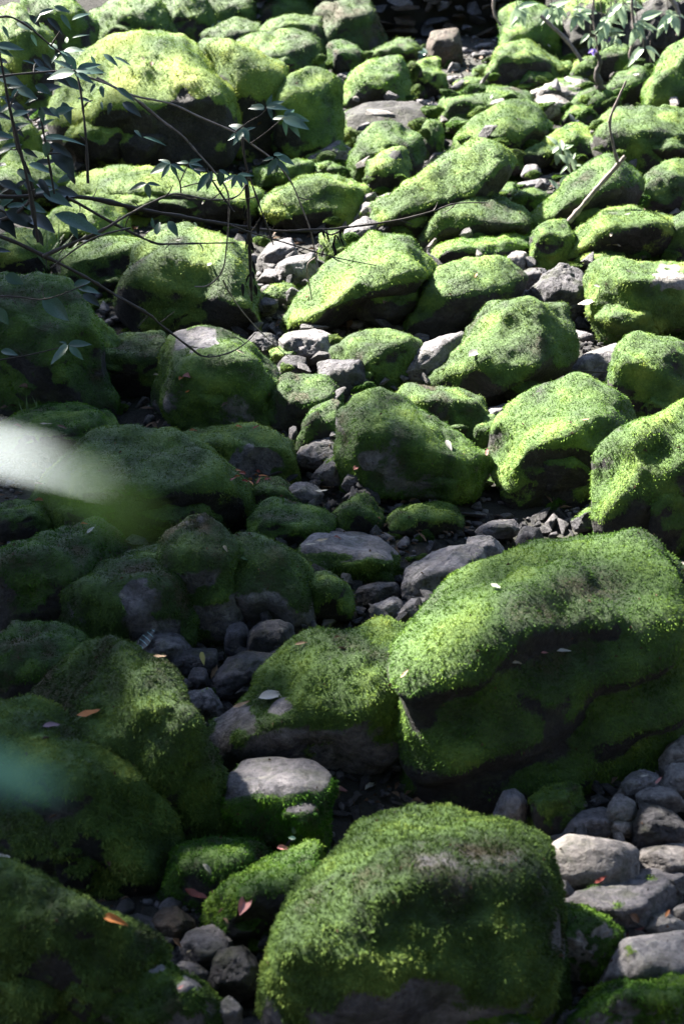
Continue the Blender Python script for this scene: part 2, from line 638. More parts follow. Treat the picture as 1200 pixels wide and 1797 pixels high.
def rock(label, poly, by, f=None, moss=1.0, mat=None, T=0.8, sm=None, warm=0.0, bare=(), topbare=False, name=None,
         group=None, base=0.42, ledge=None, extra=(), rough=1.0, cat=None, fr=1.0, shift=0.0, steep=0.78, block=True):
    seed = abs(hash((round(poly[0][0]), round(poly[0][1]), by))) % 10 ** 6
    rng = np.random.default_rng(seed)
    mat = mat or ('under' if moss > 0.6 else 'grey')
    polys = [(poly, f)] + [(e, None) for e in extra]
    W = max(p[0] for p in poly) - min(p[0] for p in poly)
    if moss > .6 and W > 140 and not extra and block:
        yl, yh = min(p[1] for p in poly), max(p[1] for p in poly)
        xl, xh = min(p[0] for p in poly), max(p[0] for p in poly)
        for _ in range(1 if W < 300 else 2):
            bw, bh = (xh - xl) * rng.uniform(.36, .55), (yh - yl) * rng.uniform(.40, .58)
            bx = rng.uniform(xl + bw * .55, xh - bw * .55)
            byy = yh - bh * rng.uniform(.45, .62)
            a0 = rng.uniform(0, 6.28)
            polys.append(([(bx + math.cos(a0 + k * 1.05 + rng.uniform(-.3, .3)) * bw * .5, byy + math.sin(a0 + k * 1.05 + rng.uniform(-.3, .3)) * bh * .5) for k in range(6)], None))
    Yf = row_y(by) + shift
    cx = 0.5 * (max(p[0] for p in poly) + min(p[0] for p in poly))
    dep0 = project(U(cx, by, Yf)[None])[2][0]
    wm = W * dep0 / FPX
    if sm is None:
        sm = 0
    lvl = 5 if W > (205 if moss > .6 else 260) else (4 if W > (85 if moss > .6 else 55) else 3)
    Vs, Fs, off = [], [], 0
    for pi, (pl, ff) in enumerate(polys):
        xs = np.array([p[0] for p in pl], float)
        ys = np.array([p[1] for p in pl], float)
        y0, y1 = ys.min(), max(ys.max(), by if pi == 0 else ys.max())
        hgt = (y1 - y0) * dep0 / FPX
        wl = (xs.max() - xs.min()) * dep0 / FPX
        TT = T * min(wl, 2.2 * hgt + 0.1 * wl) if moss > 0.6 else T * min(wl, 1.8 * hgt + .15 * wl)
        mx, my = xs.mean(), ys.mean()

        def tv(y):
            v = np.clip((y - y0) / (y1 - y0 + 1e-6), 0, 1)
            return 0.58 * (1 - v) ** 0.85 + 0.28
        P = []
        for x, y in zip(xs, ys):
            t = tv(y)
            P.append(U(x, y, Yf + t * TT))
            P.append(U(mx + (x - mx) * 0.74, my + (y - my) * 0.74, Yf + (tv(my + (y - my) * .74) + 0.42) * TT))
        if not ff:
            ff = [(mx + dx * (xs.max() - xs.min()), my + dy * (ys.max() - ys.min())) for dx, dy in
                  ((-0.27, -0.08), (0.25, -0.10), (-0.02, -0.12), (0.05, 0.12))]
        for q in ff:
            t = q[2] if len(q) > 2 else max(-0.04, tv(q[1]) - 0.54 * fr)
            P.append(U(q[0], q[1], Yf + t * TT))
        if pi == 0 and by > ys.max() + 2:
            for sx in (-1, 1):
                bx = mx + sx * base * (xs.max() - xs.min())
                P.append(U(bx, by, Yf + .2 * TT))
                P.append(U(bx, by - 0.12 * (y1 - y0), Yf + 0.6 * TT))
        P = np.array(P)
        P = P.mean(0) + (P - P.mean(0)) * (1.11 - 0.09 * min(1, W / 420))
        lv = lvl if pi == 0 else max(3, lvl - 1)
        V, flip = hull_shape(P, sm if lv > 3 else 0, 10 if moss > 0.6 else 20, rng, min(4, lv))
        V = refine(V, min(4, lv), lv, 0.3 if moss > .6 else 0.12)
        F = ICO[lv][1].copy()
        if flip:
            F = F[:, ::-1].copy()
        s = (np.prod(V.max(0) - V.min(0))) ** (1 / 3)
        Nn, _ = normals(V, F)
        so = rng.random(3) * 50
        if moss > 0.6:
            rg = 1 - 2.2 * np.abs(noise(V * (1.7 / s) + so + 3))
            V = V + Nn * (0.035 * s * rough * noise(V * (2.0 / s) + so) + 0.055 * s * rough * np.minimum(rg, .55) + 0.014 * s * rough * noise(V * (5.0 / s) + so) + 0.012 * s * rough * (1 - 2 * np.abs(noise(V * (6 / s) + so + 5))))[:, None]
        else:
            r1 = 1 - 2 * np.abs(noise(V * (1.8 / s) + so))
            r2 = 1 - 2 * np.abs(noise(V * (4.5 / s) + so + 7))
            r3 = np.abs(noise(V * np.array([5, 5, 13]) / s + so + 11))
            V = V + Nn * (0.018 * s * rough * r1 + 0.012 * s * rough * noise(V * (4 / s) + so) + 0.014 * s * rough * r2 - 0.03 * s * rough * sstep(.10, 0, r3) + 0.008 * s * rough * noise(V * (16 / s) + so))[:, None]
        if ledge:
            ax = np.array(ledge[0])
            q = V @ ax + 0.16 * noise(V * 1.8 + so) + 0.05 * noise(V * 6 + so)
            sw = (q / ledge[1]) % 1.0
            V = V + Nn * (ledge[2] * (sstep(0.0, 0.7, sw) - sstep(0.78, 1.0, sw)))[:, None]
        Vs.append(V)
        Fs.append(F + off)
        off += len(V)
    V = np.concatenate(Vs)
    F = np.concatenate(Fs)
    N, _ = normals(V, F)
    so = rng.random(3) * 50
    s = (np.prod(V.max(0) - V.min(0))) ** (1 / 3)
    # moss mask
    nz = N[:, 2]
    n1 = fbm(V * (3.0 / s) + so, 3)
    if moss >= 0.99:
        mask = np.clip(0.93 + 0.50 * n1 - steep * sstep(0.32, -0.25, nz + 0.25 * n1), 0, 1)  # moss thinned on steep faces so the shade-black rock shows there
    elif moss <= 0.01:
        mask = np.zeros(len(V))
    else:
        mask = sstep(-0.25, 0.25, 0.5 * n1 + (moss - 0.5) * 1.9 + 0.35 * nz * (1 if not topbare else 0))
    px, py, dep = project(V)
    if topbare:
        mask = mask * (1 - sstep(0.5, 0.78, nz + 0.2 * n1))
    for bx, byy, br in bare:
        d = np.hypot(px - bx, (py - byy) * 1.3) / br + 0.55 * noise(V * (9.0 / s) + so)
        mask *= sstep(0.6, 1.05, d)
    # moss is a cushion with lumps of its own
    pxm = 0.569 * FPX / dep
    q = np.clip(mask * 1.4 - 0.3, 0, 1)
    lam = np.maximum(0.055, 9.0 / pxm)
    cush = noise(V / lam[:, None] + so)
    c2 = noise(V / (2.7 * lam)[:, None] + so * 2)
    V = V + N * (q * (0.35 * lam * (0.10 + 0.45 * cush + 0.95 * c2)))[:, None]
    N, _ = normals(V, F)
    dead = sstep(0.18, 0.42, noise(V * (4.3 / s) + so + 21))
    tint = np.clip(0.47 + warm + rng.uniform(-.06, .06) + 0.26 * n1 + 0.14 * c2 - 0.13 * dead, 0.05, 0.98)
    cx0 = np.array([V[:, 0].mean(), V[:, 1].min() * 0.5 + V[:, 1].mean() * 0.5, V[:, 2].min()])
    name = name or ('mossy_boulder' if moss > 0.6 and W > 90 else ('mossy_stone' if moss > 0.6 else ('boulder' if W > 200 else 'stone')))
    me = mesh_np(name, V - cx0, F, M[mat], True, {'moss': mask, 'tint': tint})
    o = link(name, me, loc=cx0)
    tag(o, label, cat or ('boulder' if W > 90 else 'stone'), group)
    STAT['rock'] += len(F)
    ln = max(0.0105, 1.95 / pxm.mean())
    if mask.max() > 0.35:
        r = moss_blades(V, F, N, mask, tint, dep.mean(), 0.40 + 0.12 * float(dep.mean() < 5.5), ln, rng)
        if r:
            VV, FF, tt = r
            STAT['moss'] += len(FF)
            mo = link('moss', mesh_np('moss', VV - cx0, FF, M['moss'], True, {'tint': tt}), o)
            mo['kind'] = 'stuff'
    SURF.append((V, F, o, ln))
    return o

R = rock
# --- far end of the ravine, below the stone wall
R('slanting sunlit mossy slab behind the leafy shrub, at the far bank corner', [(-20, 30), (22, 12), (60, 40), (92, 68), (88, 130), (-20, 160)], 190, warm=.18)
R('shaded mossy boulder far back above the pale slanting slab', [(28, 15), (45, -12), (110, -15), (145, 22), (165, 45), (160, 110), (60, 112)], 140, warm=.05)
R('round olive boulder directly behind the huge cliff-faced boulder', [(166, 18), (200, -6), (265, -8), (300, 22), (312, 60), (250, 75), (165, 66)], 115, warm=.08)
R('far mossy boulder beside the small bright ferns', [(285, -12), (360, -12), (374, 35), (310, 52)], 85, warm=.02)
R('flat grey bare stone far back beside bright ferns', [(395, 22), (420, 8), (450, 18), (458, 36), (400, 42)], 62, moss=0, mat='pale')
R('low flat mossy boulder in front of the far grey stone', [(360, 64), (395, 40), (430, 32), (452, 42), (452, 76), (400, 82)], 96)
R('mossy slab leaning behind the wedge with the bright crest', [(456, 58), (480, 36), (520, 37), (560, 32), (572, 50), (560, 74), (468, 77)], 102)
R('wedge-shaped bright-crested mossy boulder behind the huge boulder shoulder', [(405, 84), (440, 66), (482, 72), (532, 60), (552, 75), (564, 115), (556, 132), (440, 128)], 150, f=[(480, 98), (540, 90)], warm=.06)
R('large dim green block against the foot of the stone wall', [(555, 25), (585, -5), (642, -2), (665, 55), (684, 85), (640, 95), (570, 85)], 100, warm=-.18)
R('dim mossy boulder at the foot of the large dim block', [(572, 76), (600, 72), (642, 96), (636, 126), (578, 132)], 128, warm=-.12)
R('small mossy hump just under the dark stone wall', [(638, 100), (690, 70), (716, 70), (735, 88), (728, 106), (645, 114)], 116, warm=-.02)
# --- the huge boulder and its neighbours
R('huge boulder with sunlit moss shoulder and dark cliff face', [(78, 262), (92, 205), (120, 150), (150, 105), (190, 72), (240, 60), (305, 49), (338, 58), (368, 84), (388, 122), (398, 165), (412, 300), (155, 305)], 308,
  f=[(205, 170, .05), (212, 285, 0.12), (290, 128, .08), (380, 165, .1), (395, 292, 0.14)], warm=.24, T=.75, bare=((330, 235, 95), (250, 270, 50)), mat='under')  # front patches bared to near-black rock, painting the shade of the face
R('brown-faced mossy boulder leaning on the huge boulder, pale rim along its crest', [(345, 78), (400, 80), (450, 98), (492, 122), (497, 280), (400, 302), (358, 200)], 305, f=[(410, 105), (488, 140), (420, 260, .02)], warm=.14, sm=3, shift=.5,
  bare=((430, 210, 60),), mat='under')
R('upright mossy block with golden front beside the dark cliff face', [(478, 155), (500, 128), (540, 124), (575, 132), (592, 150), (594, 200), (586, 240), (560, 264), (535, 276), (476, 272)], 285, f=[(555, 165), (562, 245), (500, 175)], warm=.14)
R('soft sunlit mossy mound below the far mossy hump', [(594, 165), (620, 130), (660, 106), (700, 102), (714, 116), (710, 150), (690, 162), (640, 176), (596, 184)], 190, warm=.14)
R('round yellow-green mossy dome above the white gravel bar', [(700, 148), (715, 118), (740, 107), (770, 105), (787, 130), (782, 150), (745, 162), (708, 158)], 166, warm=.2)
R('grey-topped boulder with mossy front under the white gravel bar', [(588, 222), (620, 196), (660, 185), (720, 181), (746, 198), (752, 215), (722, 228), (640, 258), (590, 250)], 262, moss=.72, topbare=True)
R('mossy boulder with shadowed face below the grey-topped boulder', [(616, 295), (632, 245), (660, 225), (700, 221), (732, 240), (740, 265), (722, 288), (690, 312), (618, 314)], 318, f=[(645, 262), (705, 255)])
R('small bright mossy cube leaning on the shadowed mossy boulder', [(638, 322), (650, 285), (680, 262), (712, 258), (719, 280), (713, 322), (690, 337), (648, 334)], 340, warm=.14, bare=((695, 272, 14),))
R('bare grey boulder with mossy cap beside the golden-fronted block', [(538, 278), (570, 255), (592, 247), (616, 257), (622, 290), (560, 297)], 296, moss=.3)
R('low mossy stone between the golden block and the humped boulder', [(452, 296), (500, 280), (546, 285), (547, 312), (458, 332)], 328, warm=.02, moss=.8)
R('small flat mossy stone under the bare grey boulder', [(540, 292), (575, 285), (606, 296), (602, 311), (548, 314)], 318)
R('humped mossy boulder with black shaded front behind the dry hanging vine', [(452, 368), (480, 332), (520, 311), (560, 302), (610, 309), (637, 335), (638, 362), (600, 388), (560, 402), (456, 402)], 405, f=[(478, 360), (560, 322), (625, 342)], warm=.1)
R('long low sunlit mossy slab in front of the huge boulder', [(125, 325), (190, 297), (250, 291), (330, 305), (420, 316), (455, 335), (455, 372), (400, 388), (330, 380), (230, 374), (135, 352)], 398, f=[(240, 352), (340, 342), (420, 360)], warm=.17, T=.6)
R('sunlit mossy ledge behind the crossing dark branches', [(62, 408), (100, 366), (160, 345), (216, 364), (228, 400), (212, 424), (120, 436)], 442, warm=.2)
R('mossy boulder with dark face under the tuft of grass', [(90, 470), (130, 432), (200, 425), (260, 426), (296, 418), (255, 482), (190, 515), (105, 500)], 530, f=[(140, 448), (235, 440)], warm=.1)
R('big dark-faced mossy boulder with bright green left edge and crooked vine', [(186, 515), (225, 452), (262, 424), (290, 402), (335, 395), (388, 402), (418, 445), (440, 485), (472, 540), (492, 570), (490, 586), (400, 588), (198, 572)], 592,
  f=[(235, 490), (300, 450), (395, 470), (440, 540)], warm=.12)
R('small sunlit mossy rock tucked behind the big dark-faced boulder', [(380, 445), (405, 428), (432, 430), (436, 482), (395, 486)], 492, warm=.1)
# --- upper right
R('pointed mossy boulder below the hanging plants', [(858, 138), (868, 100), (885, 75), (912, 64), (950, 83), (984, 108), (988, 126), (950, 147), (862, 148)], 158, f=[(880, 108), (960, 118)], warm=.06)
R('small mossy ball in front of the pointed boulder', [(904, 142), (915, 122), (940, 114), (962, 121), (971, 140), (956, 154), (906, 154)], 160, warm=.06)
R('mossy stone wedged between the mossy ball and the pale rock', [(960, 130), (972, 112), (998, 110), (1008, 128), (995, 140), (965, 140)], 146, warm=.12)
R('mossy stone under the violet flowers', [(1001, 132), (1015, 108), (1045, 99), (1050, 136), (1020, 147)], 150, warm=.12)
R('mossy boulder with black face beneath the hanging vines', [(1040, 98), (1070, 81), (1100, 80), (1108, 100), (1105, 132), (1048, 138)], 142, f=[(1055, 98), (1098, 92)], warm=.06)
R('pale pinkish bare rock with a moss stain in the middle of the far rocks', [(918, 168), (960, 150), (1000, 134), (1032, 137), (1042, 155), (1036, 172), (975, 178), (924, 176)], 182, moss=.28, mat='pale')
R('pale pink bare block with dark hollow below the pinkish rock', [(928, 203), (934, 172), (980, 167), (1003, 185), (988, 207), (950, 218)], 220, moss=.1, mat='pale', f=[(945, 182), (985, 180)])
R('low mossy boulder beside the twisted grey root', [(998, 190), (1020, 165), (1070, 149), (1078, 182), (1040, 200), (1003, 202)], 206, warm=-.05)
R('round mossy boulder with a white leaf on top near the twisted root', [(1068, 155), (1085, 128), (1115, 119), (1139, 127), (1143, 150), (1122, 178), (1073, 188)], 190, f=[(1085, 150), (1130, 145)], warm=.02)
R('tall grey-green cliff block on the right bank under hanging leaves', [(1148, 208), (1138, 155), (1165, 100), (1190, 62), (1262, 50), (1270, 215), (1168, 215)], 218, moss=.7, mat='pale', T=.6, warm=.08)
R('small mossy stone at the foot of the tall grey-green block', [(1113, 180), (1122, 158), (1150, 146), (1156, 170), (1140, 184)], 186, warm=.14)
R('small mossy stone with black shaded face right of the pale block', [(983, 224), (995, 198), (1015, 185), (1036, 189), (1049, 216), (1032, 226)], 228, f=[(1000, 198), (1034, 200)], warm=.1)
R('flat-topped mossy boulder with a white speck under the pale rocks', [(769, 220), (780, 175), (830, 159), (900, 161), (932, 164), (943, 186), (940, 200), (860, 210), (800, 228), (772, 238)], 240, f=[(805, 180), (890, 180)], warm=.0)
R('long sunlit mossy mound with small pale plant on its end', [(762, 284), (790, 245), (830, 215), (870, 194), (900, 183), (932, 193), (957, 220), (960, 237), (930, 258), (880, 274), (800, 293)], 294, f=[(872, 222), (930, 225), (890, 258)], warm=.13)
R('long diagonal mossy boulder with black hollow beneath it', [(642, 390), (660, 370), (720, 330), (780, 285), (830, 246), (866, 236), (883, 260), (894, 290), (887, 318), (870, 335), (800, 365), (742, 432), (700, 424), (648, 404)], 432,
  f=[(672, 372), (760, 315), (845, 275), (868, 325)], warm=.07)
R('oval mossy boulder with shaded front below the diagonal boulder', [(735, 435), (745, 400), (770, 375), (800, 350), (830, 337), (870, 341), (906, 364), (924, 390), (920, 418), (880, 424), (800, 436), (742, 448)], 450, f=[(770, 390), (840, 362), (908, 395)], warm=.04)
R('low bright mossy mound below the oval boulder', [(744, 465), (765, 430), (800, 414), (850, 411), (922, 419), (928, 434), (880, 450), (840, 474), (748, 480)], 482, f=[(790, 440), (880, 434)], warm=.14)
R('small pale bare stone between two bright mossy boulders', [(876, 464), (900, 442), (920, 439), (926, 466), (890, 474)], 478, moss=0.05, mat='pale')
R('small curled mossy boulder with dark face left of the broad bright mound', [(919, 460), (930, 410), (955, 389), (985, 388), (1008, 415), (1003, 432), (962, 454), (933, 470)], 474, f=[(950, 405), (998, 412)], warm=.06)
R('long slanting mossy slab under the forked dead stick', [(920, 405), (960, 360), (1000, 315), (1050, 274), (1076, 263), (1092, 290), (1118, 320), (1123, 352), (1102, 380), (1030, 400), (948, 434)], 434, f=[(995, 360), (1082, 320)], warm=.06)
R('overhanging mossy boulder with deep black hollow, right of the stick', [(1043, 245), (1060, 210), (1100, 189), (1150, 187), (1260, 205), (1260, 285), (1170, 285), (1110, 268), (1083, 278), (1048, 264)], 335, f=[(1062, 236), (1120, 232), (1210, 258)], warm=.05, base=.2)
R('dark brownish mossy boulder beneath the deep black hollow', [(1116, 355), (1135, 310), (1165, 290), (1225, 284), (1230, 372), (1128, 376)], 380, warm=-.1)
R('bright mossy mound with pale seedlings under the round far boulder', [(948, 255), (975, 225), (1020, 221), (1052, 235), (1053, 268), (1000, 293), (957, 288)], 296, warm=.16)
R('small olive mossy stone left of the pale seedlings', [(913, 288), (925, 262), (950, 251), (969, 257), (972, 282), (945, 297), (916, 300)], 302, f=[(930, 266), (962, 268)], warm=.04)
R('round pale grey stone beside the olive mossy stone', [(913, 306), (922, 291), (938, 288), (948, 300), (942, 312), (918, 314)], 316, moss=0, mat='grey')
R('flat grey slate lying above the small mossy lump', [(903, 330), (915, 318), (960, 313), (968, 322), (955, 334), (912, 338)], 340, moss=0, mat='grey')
R('small mossy lump right of the diagonal boulder', [(858, 344), (875, 323), (900, 321), (912, 335), (892, 354), (866, 356)], 358)
R('small mossy stone with dark side under the flat slate', [(893, 360), (915, 335), (950, 329), (962, 345), (957, 378), (925, 388), (898, 380)], 390, f=[(910, 345), (950, 345)])
R('sunlit mossy knob squeezed behind the diagonal boulder end', [(876, 302), (885, 270), (910, 273), (918, 302)], 306, warm=.14)
R('broad bright mossy mound with fallen twigs on the right', [(962, 474), (990, 430), (1030, 400), (1060, 375), (1110, 364), (1172, 371), (1193, 400), (1197, 432), (1160, 458), (1100, 474), (998, 484)], 486, f=[(1050, 412), (1150, 395)], warm=.09)
R('dark-sided mossy boulder cut by the picture edge beside the bright mound', [(1163, 425), (1180, 385), (1225, 368), (1240, 464), (1172, 464)], 470, f=[(1180, 400), (1215, 395)], warm=-.04)
R('large shaggy mossy boulder with a bare sandy patch', [(1016, 492), (1040, 465), (1080, 454), (1130, 463), (1180, 472), (1240, 478), (1240, 575), (1180, 594), (1130, 602), (1058, 604), (1048, 550), (1026, 512)], 606, f=[(1070, 495), (1160, 500)], warm=.06,
  bare=((1175, 486, 34),), mat='pale', steep=.15)
# --- middle
R('flat dark slate block behind the angular dark rock', [(903, 492), (925, 471), (955, 467), (962, 490), (930, 504)], 522, moss=0, mat='dark')
R('angular dark slate boulder beside the tall peaked mossy boulder', [(953, 482), (985, 464), (1010, 474), (1029, 500), (1022, 522), (987, 562), (940, 545), (923, 512)], 566, moss=0, mat='dark', rough=1.5)
R('dark slate wedge peeping over the peaked mossy boulder', [(855, 540), (860, 518), (890, 507), (925, 509), (933, 526), (880, 544), (860, 550)], 562, moss=0, mat='dark')
R('broad mossy boulder left of the dark slate rocks', [(714, 566), (725, 530), (745, 500), (780, 474), (830, 461), (882, 464), (917, 490), (908, 512), (870, 524), (830, 584), (790, 594), (718, 586)], 596, f=[(755, 525), (850, 495)])
R('bright pyramid-shaped mossy boulder in the middle of the stream', [(490, 568), (530, 520), (570, 475), (610, 435), (650, 401), (682, 396), (706, 413), (737, 455), (758, 486), (720, 514), (680, 550), (590, 584), (538, 590), (495, 582)], 592,
  f=[(560, 552), (622, 500), (690, 462), (730, 482, .05)], warm=.09)
R('tall peaked shaggy mossy boulder in the centre', [(760, 672), (790, 622), (830, 578), (870, 538), (905, 515), (952, 516), (982, 540), (1003, 582), (1000, 642), (972, 668), (900, 694), (850, 716), (766, 698)], 718,
  f=[(820, 660), (905, 555), (935, 640), (870, 690)], warm=.0)
R('slanting bare grey slab left of the tall peaked boulder', [(698, 640), (718, 620), (770, 595), (815, 584), (820, 602), (780, 640), (765, 684), (700, 676)], 688, moss=0, mat='grey', f=[(722, 632), (790, 606)])
R('flat mossy block above the bare slab', [(586, 614), (618, 592), (680, 589), (722, 589), (733, 615), (704, 638), (692, 686), (640, 688), (598, 645)], 694, f=[(620, 618), (700, 612)], warm=-.03)
R('dark bare block with flat grey top beside the mossy block', [(552, 642), (570, 630), (630, 629), (642, 650), (637, 694), (580, 704)], 708, moss=0.04, mat='dark', f=[(575, 646), (628, 644)])
R('dark shaggy mossy dome left of the flat grey-topped block', [(467, 735), (478, 690), (500, 665), (525, 654), (560, 657), (587, 680), (598, 712), (582, 740), (520, 745)], 750, warm=-.08)
R('small mossy dome with black front below the shaggy dome', [(522, 784), (530, 740), (550, 715), (585, 706), (607, 720), (607, 784), (560, 794)], 802, f=[(550, 735), (595, 732)], warm=-.05)
R('pale grey stone sitting behind the wide mossy boulder', [(608, 704), (630, 682), (670, 681), (678, 696), (640, 708)], 714, moss=0.05, mat='grey')
R('wide sloping mossy boulder with a lichen spot in the centre', [(597, 775), (600, 730), (625, 705), (660, 691), (702, 699), (762, 743), (822, 785), (853, 805), (848, 818), (780, 836), (740, 866), (650, 876), (603, 806)], 885,
  f=[(640, 745), (720, 770), (800, 812)], warm=.0, T=.6, bare=((648, 805, 24),), mat='grey', steep=.3)
R('mossy hump behind the wide sloping boulder', [(686, 694), (720, 681), (790, 684), (842, 699), (853, 730), (833, 774), (790, 784)], 802)
R('small mossy lump between the two wide mossy boulders', [(822, 780), (835, 745), (860, 730), (882, 740), (884, 778), (850, 798)], 804, warm=.02)
R('flat pale grey stone under the tall peaked boulder', [(848, 726), (862, 711), (905, 708), (915, 720), (880, 738), (855, 738)], 742, moss=0, mat='grey')
R('rounded bright shaggy boulder over a black hollow', [(856, 800), (880, 745), (920, 700), (960, 674), (1012, 668), (1062, 689), (1098, 714), (1109, 750), (1098, 794), (1040, 826), (980, 846), (900, 866), (864, 848)], 885,
  f=[(890, 770), (985, 740), (1075, 760)], warm=.06)
R('mossy boulder with lit sloping top and black side, cut by the picture edge', [(1050, 796), (1058, 774), (1110, 754), (1160, 724), (1240, 690), (1250, 975), (1168, 975), (1108, 866), (1056, 818)], 990, f=[(1095, 795), (1200, 760)], warm=.1)
R('knobbly yellow-green mossy boulder above the sloping edge boulder', [(1076, 656), (1090, 610), (1110, 591), (1150, 587), (1182, 600), (1230, 640), (1235, 724), (1130, 744), (1096, 734), (1076, 686)], 756, warm=.02, rough=1.6)
R('purple-grey bare stone behind a thin straight twig', [(992, 646), (1030, 622), (1080, 606), (1096, 620), (1083, 674), (998, 678)], 682, moss=0, mat='grey')
R('grey stone peeping over the rounded shaggy boulder', [(1016, 690), (1038, 668), (1070, 675), (1094, 702), (1060, 710)], 714, moss=0, mat='grey')
# bare stones between the vine and the pyramid boulder
R('flat pale stone with mossy underside beside the pyramid boulder', [(484, 470), (510, 450), (548, 439), (556, 450), (558, 488), (522, 502), (490, 490)], 508, moss=.35, mat='grey', topbare=True)
R('pale bare stone behind the withered hanging leaves', [(452, 458), (475, 428), (510, 418), (524, 430), (520, 452), (470, 470)], 476, moss=0, mat='grey')
R('small grey stone below the withered leaves', [(452, 494), (468, 473), (494, 474), (498, 490), (475, 500)], 502, moss=0, mat='grey')
R('flat moss-capped stone in the gravel beside the pyramid boulder', [(446, 526), (470, 506), (500, 495), (518, 506), (512, 524), (460, 532)], 536, moss=.55)
R('dark flat pebble-like stone under the moss-capped stone', [(447, 540), (465, 520), (486, 524), (488, 540), (465, 550)], 552, moss=0, mat='dark')
R('purple-grey stone behind the tip of the pyramid boulder', [(596, 436), (608, 402), (640, 381), (660, 393), (652, 418), (615, 442)], 444, moss=0.05, mat='grey')
R('pale stone with moss streak at the diagonal boulder foot', [(612, 400), (640, 352), (682, 338), (690, 360), (640, 402)], 404, moss=.35, mat='pale')
R('sunlit mossy sliver behind the drooping withered leaves', [(558, 462), (565, 415), (590, 402), (604, 440), (590, 466)], 470, warm=.12)
R('dark grey stone below the big dark-faced boulder', [(428, 606), (448, 584), (482, 588), (488, 610), (445, 620)], 624, moss=0, mat='dark')
R('broad bluish grey rock slab at the foot of the pyramid boulder', [(486, 606), (510, 582), (545, 574), (584, 590), (594, 622), (560, 636), (500, 622)], 642, moss=.12, mat='grey')
R('mossy flat stone in front of the bluish rock slab', [(470, 622), (500, 608), (540, 608), (545, 628), (490, 638)], 640, moss=.6, mat='grey')
R('dark slate chunk above the shaggy dome', [(482, 650), (500, 625), (537, 628), (524, 660), (494, 664)], 668, moss=0, mat='dark')
# --- dark left side
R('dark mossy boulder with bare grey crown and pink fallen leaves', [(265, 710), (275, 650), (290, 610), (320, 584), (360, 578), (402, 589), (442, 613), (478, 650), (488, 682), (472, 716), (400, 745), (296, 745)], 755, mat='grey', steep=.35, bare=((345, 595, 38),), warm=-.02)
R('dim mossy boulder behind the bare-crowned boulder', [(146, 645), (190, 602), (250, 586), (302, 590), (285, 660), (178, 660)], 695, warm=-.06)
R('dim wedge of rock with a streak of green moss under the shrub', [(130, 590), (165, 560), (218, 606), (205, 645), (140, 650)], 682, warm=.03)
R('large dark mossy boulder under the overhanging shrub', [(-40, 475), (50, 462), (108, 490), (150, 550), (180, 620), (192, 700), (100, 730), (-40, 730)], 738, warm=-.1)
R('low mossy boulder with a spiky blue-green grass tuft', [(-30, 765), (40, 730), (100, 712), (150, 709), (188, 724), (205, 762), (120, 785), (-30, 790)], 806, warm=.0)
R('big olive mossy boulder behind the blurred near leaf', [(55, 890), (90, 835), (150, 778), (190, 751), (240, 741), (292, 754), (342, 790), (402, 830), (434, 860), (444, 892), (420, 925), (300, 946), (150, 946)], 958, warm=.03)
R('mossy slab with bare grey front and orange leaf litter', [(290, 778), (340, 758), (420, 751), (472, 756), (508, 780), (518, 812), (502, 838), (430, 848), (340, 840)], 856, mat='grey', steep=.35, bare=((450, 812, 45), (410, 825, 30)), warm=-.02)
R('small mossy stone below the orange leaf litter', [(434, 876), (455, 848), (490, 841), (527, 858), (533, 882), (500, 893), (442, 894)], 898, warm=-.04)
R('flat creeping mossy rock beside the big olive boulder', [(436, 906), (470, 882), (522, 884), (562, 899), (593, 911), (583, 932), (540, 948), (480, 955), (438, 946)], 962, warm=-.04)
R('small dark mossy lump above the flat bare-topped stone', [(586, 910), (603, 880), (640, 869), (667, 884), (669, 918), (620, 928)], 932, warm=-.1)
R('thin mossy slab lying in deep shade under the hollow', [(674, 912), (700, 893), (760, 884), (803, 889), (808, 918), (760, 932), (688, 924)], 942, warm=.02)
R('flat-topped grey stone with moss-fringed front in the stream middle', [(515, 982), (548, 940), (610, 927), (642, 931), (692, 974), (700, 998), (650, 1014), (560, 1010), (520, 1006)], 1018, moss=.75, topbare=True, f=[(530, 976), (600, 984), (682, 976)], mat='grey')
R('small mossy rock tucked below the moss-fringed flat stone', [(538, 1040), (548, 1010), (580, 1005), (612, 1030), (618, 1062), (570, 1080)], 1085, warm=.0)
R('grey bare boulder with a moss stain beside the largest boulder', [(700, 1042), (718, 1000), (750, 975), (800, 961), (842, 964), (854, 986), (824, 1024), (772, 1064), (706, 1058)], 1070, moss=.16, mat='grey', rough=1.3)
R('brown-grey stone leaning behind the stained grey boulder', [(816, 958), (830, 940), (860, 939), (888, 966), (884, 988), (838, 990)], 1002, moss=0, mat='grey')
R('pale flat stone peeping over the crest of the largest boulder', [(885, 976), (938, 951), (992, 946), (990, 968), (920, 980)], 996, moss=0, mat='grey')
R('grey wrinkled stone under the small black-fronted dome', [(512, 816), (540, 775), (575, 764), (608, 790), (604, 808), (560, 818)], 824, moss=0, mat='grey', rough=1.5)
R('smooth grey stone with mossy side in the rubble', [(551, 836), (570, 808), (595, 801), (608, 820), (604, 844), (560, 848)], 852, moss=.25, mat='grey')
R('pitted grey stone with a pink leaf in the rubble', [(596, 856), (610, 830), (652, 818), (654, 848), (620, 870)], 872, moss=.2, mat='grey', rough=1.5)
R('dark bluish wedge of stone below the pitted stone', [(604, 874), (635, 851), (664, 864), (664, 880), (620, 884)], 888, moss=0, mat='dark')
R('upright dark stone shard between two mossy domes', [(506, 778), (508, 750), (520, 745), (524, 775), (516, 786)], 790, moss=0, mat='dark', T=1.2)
R('light brown flat stone with a white leaf in the rubble', [(498, 868), (520, 846), (548, 846), (566, 868), (545, 888), (510, 884)], 892, moss=0, mat='grey')
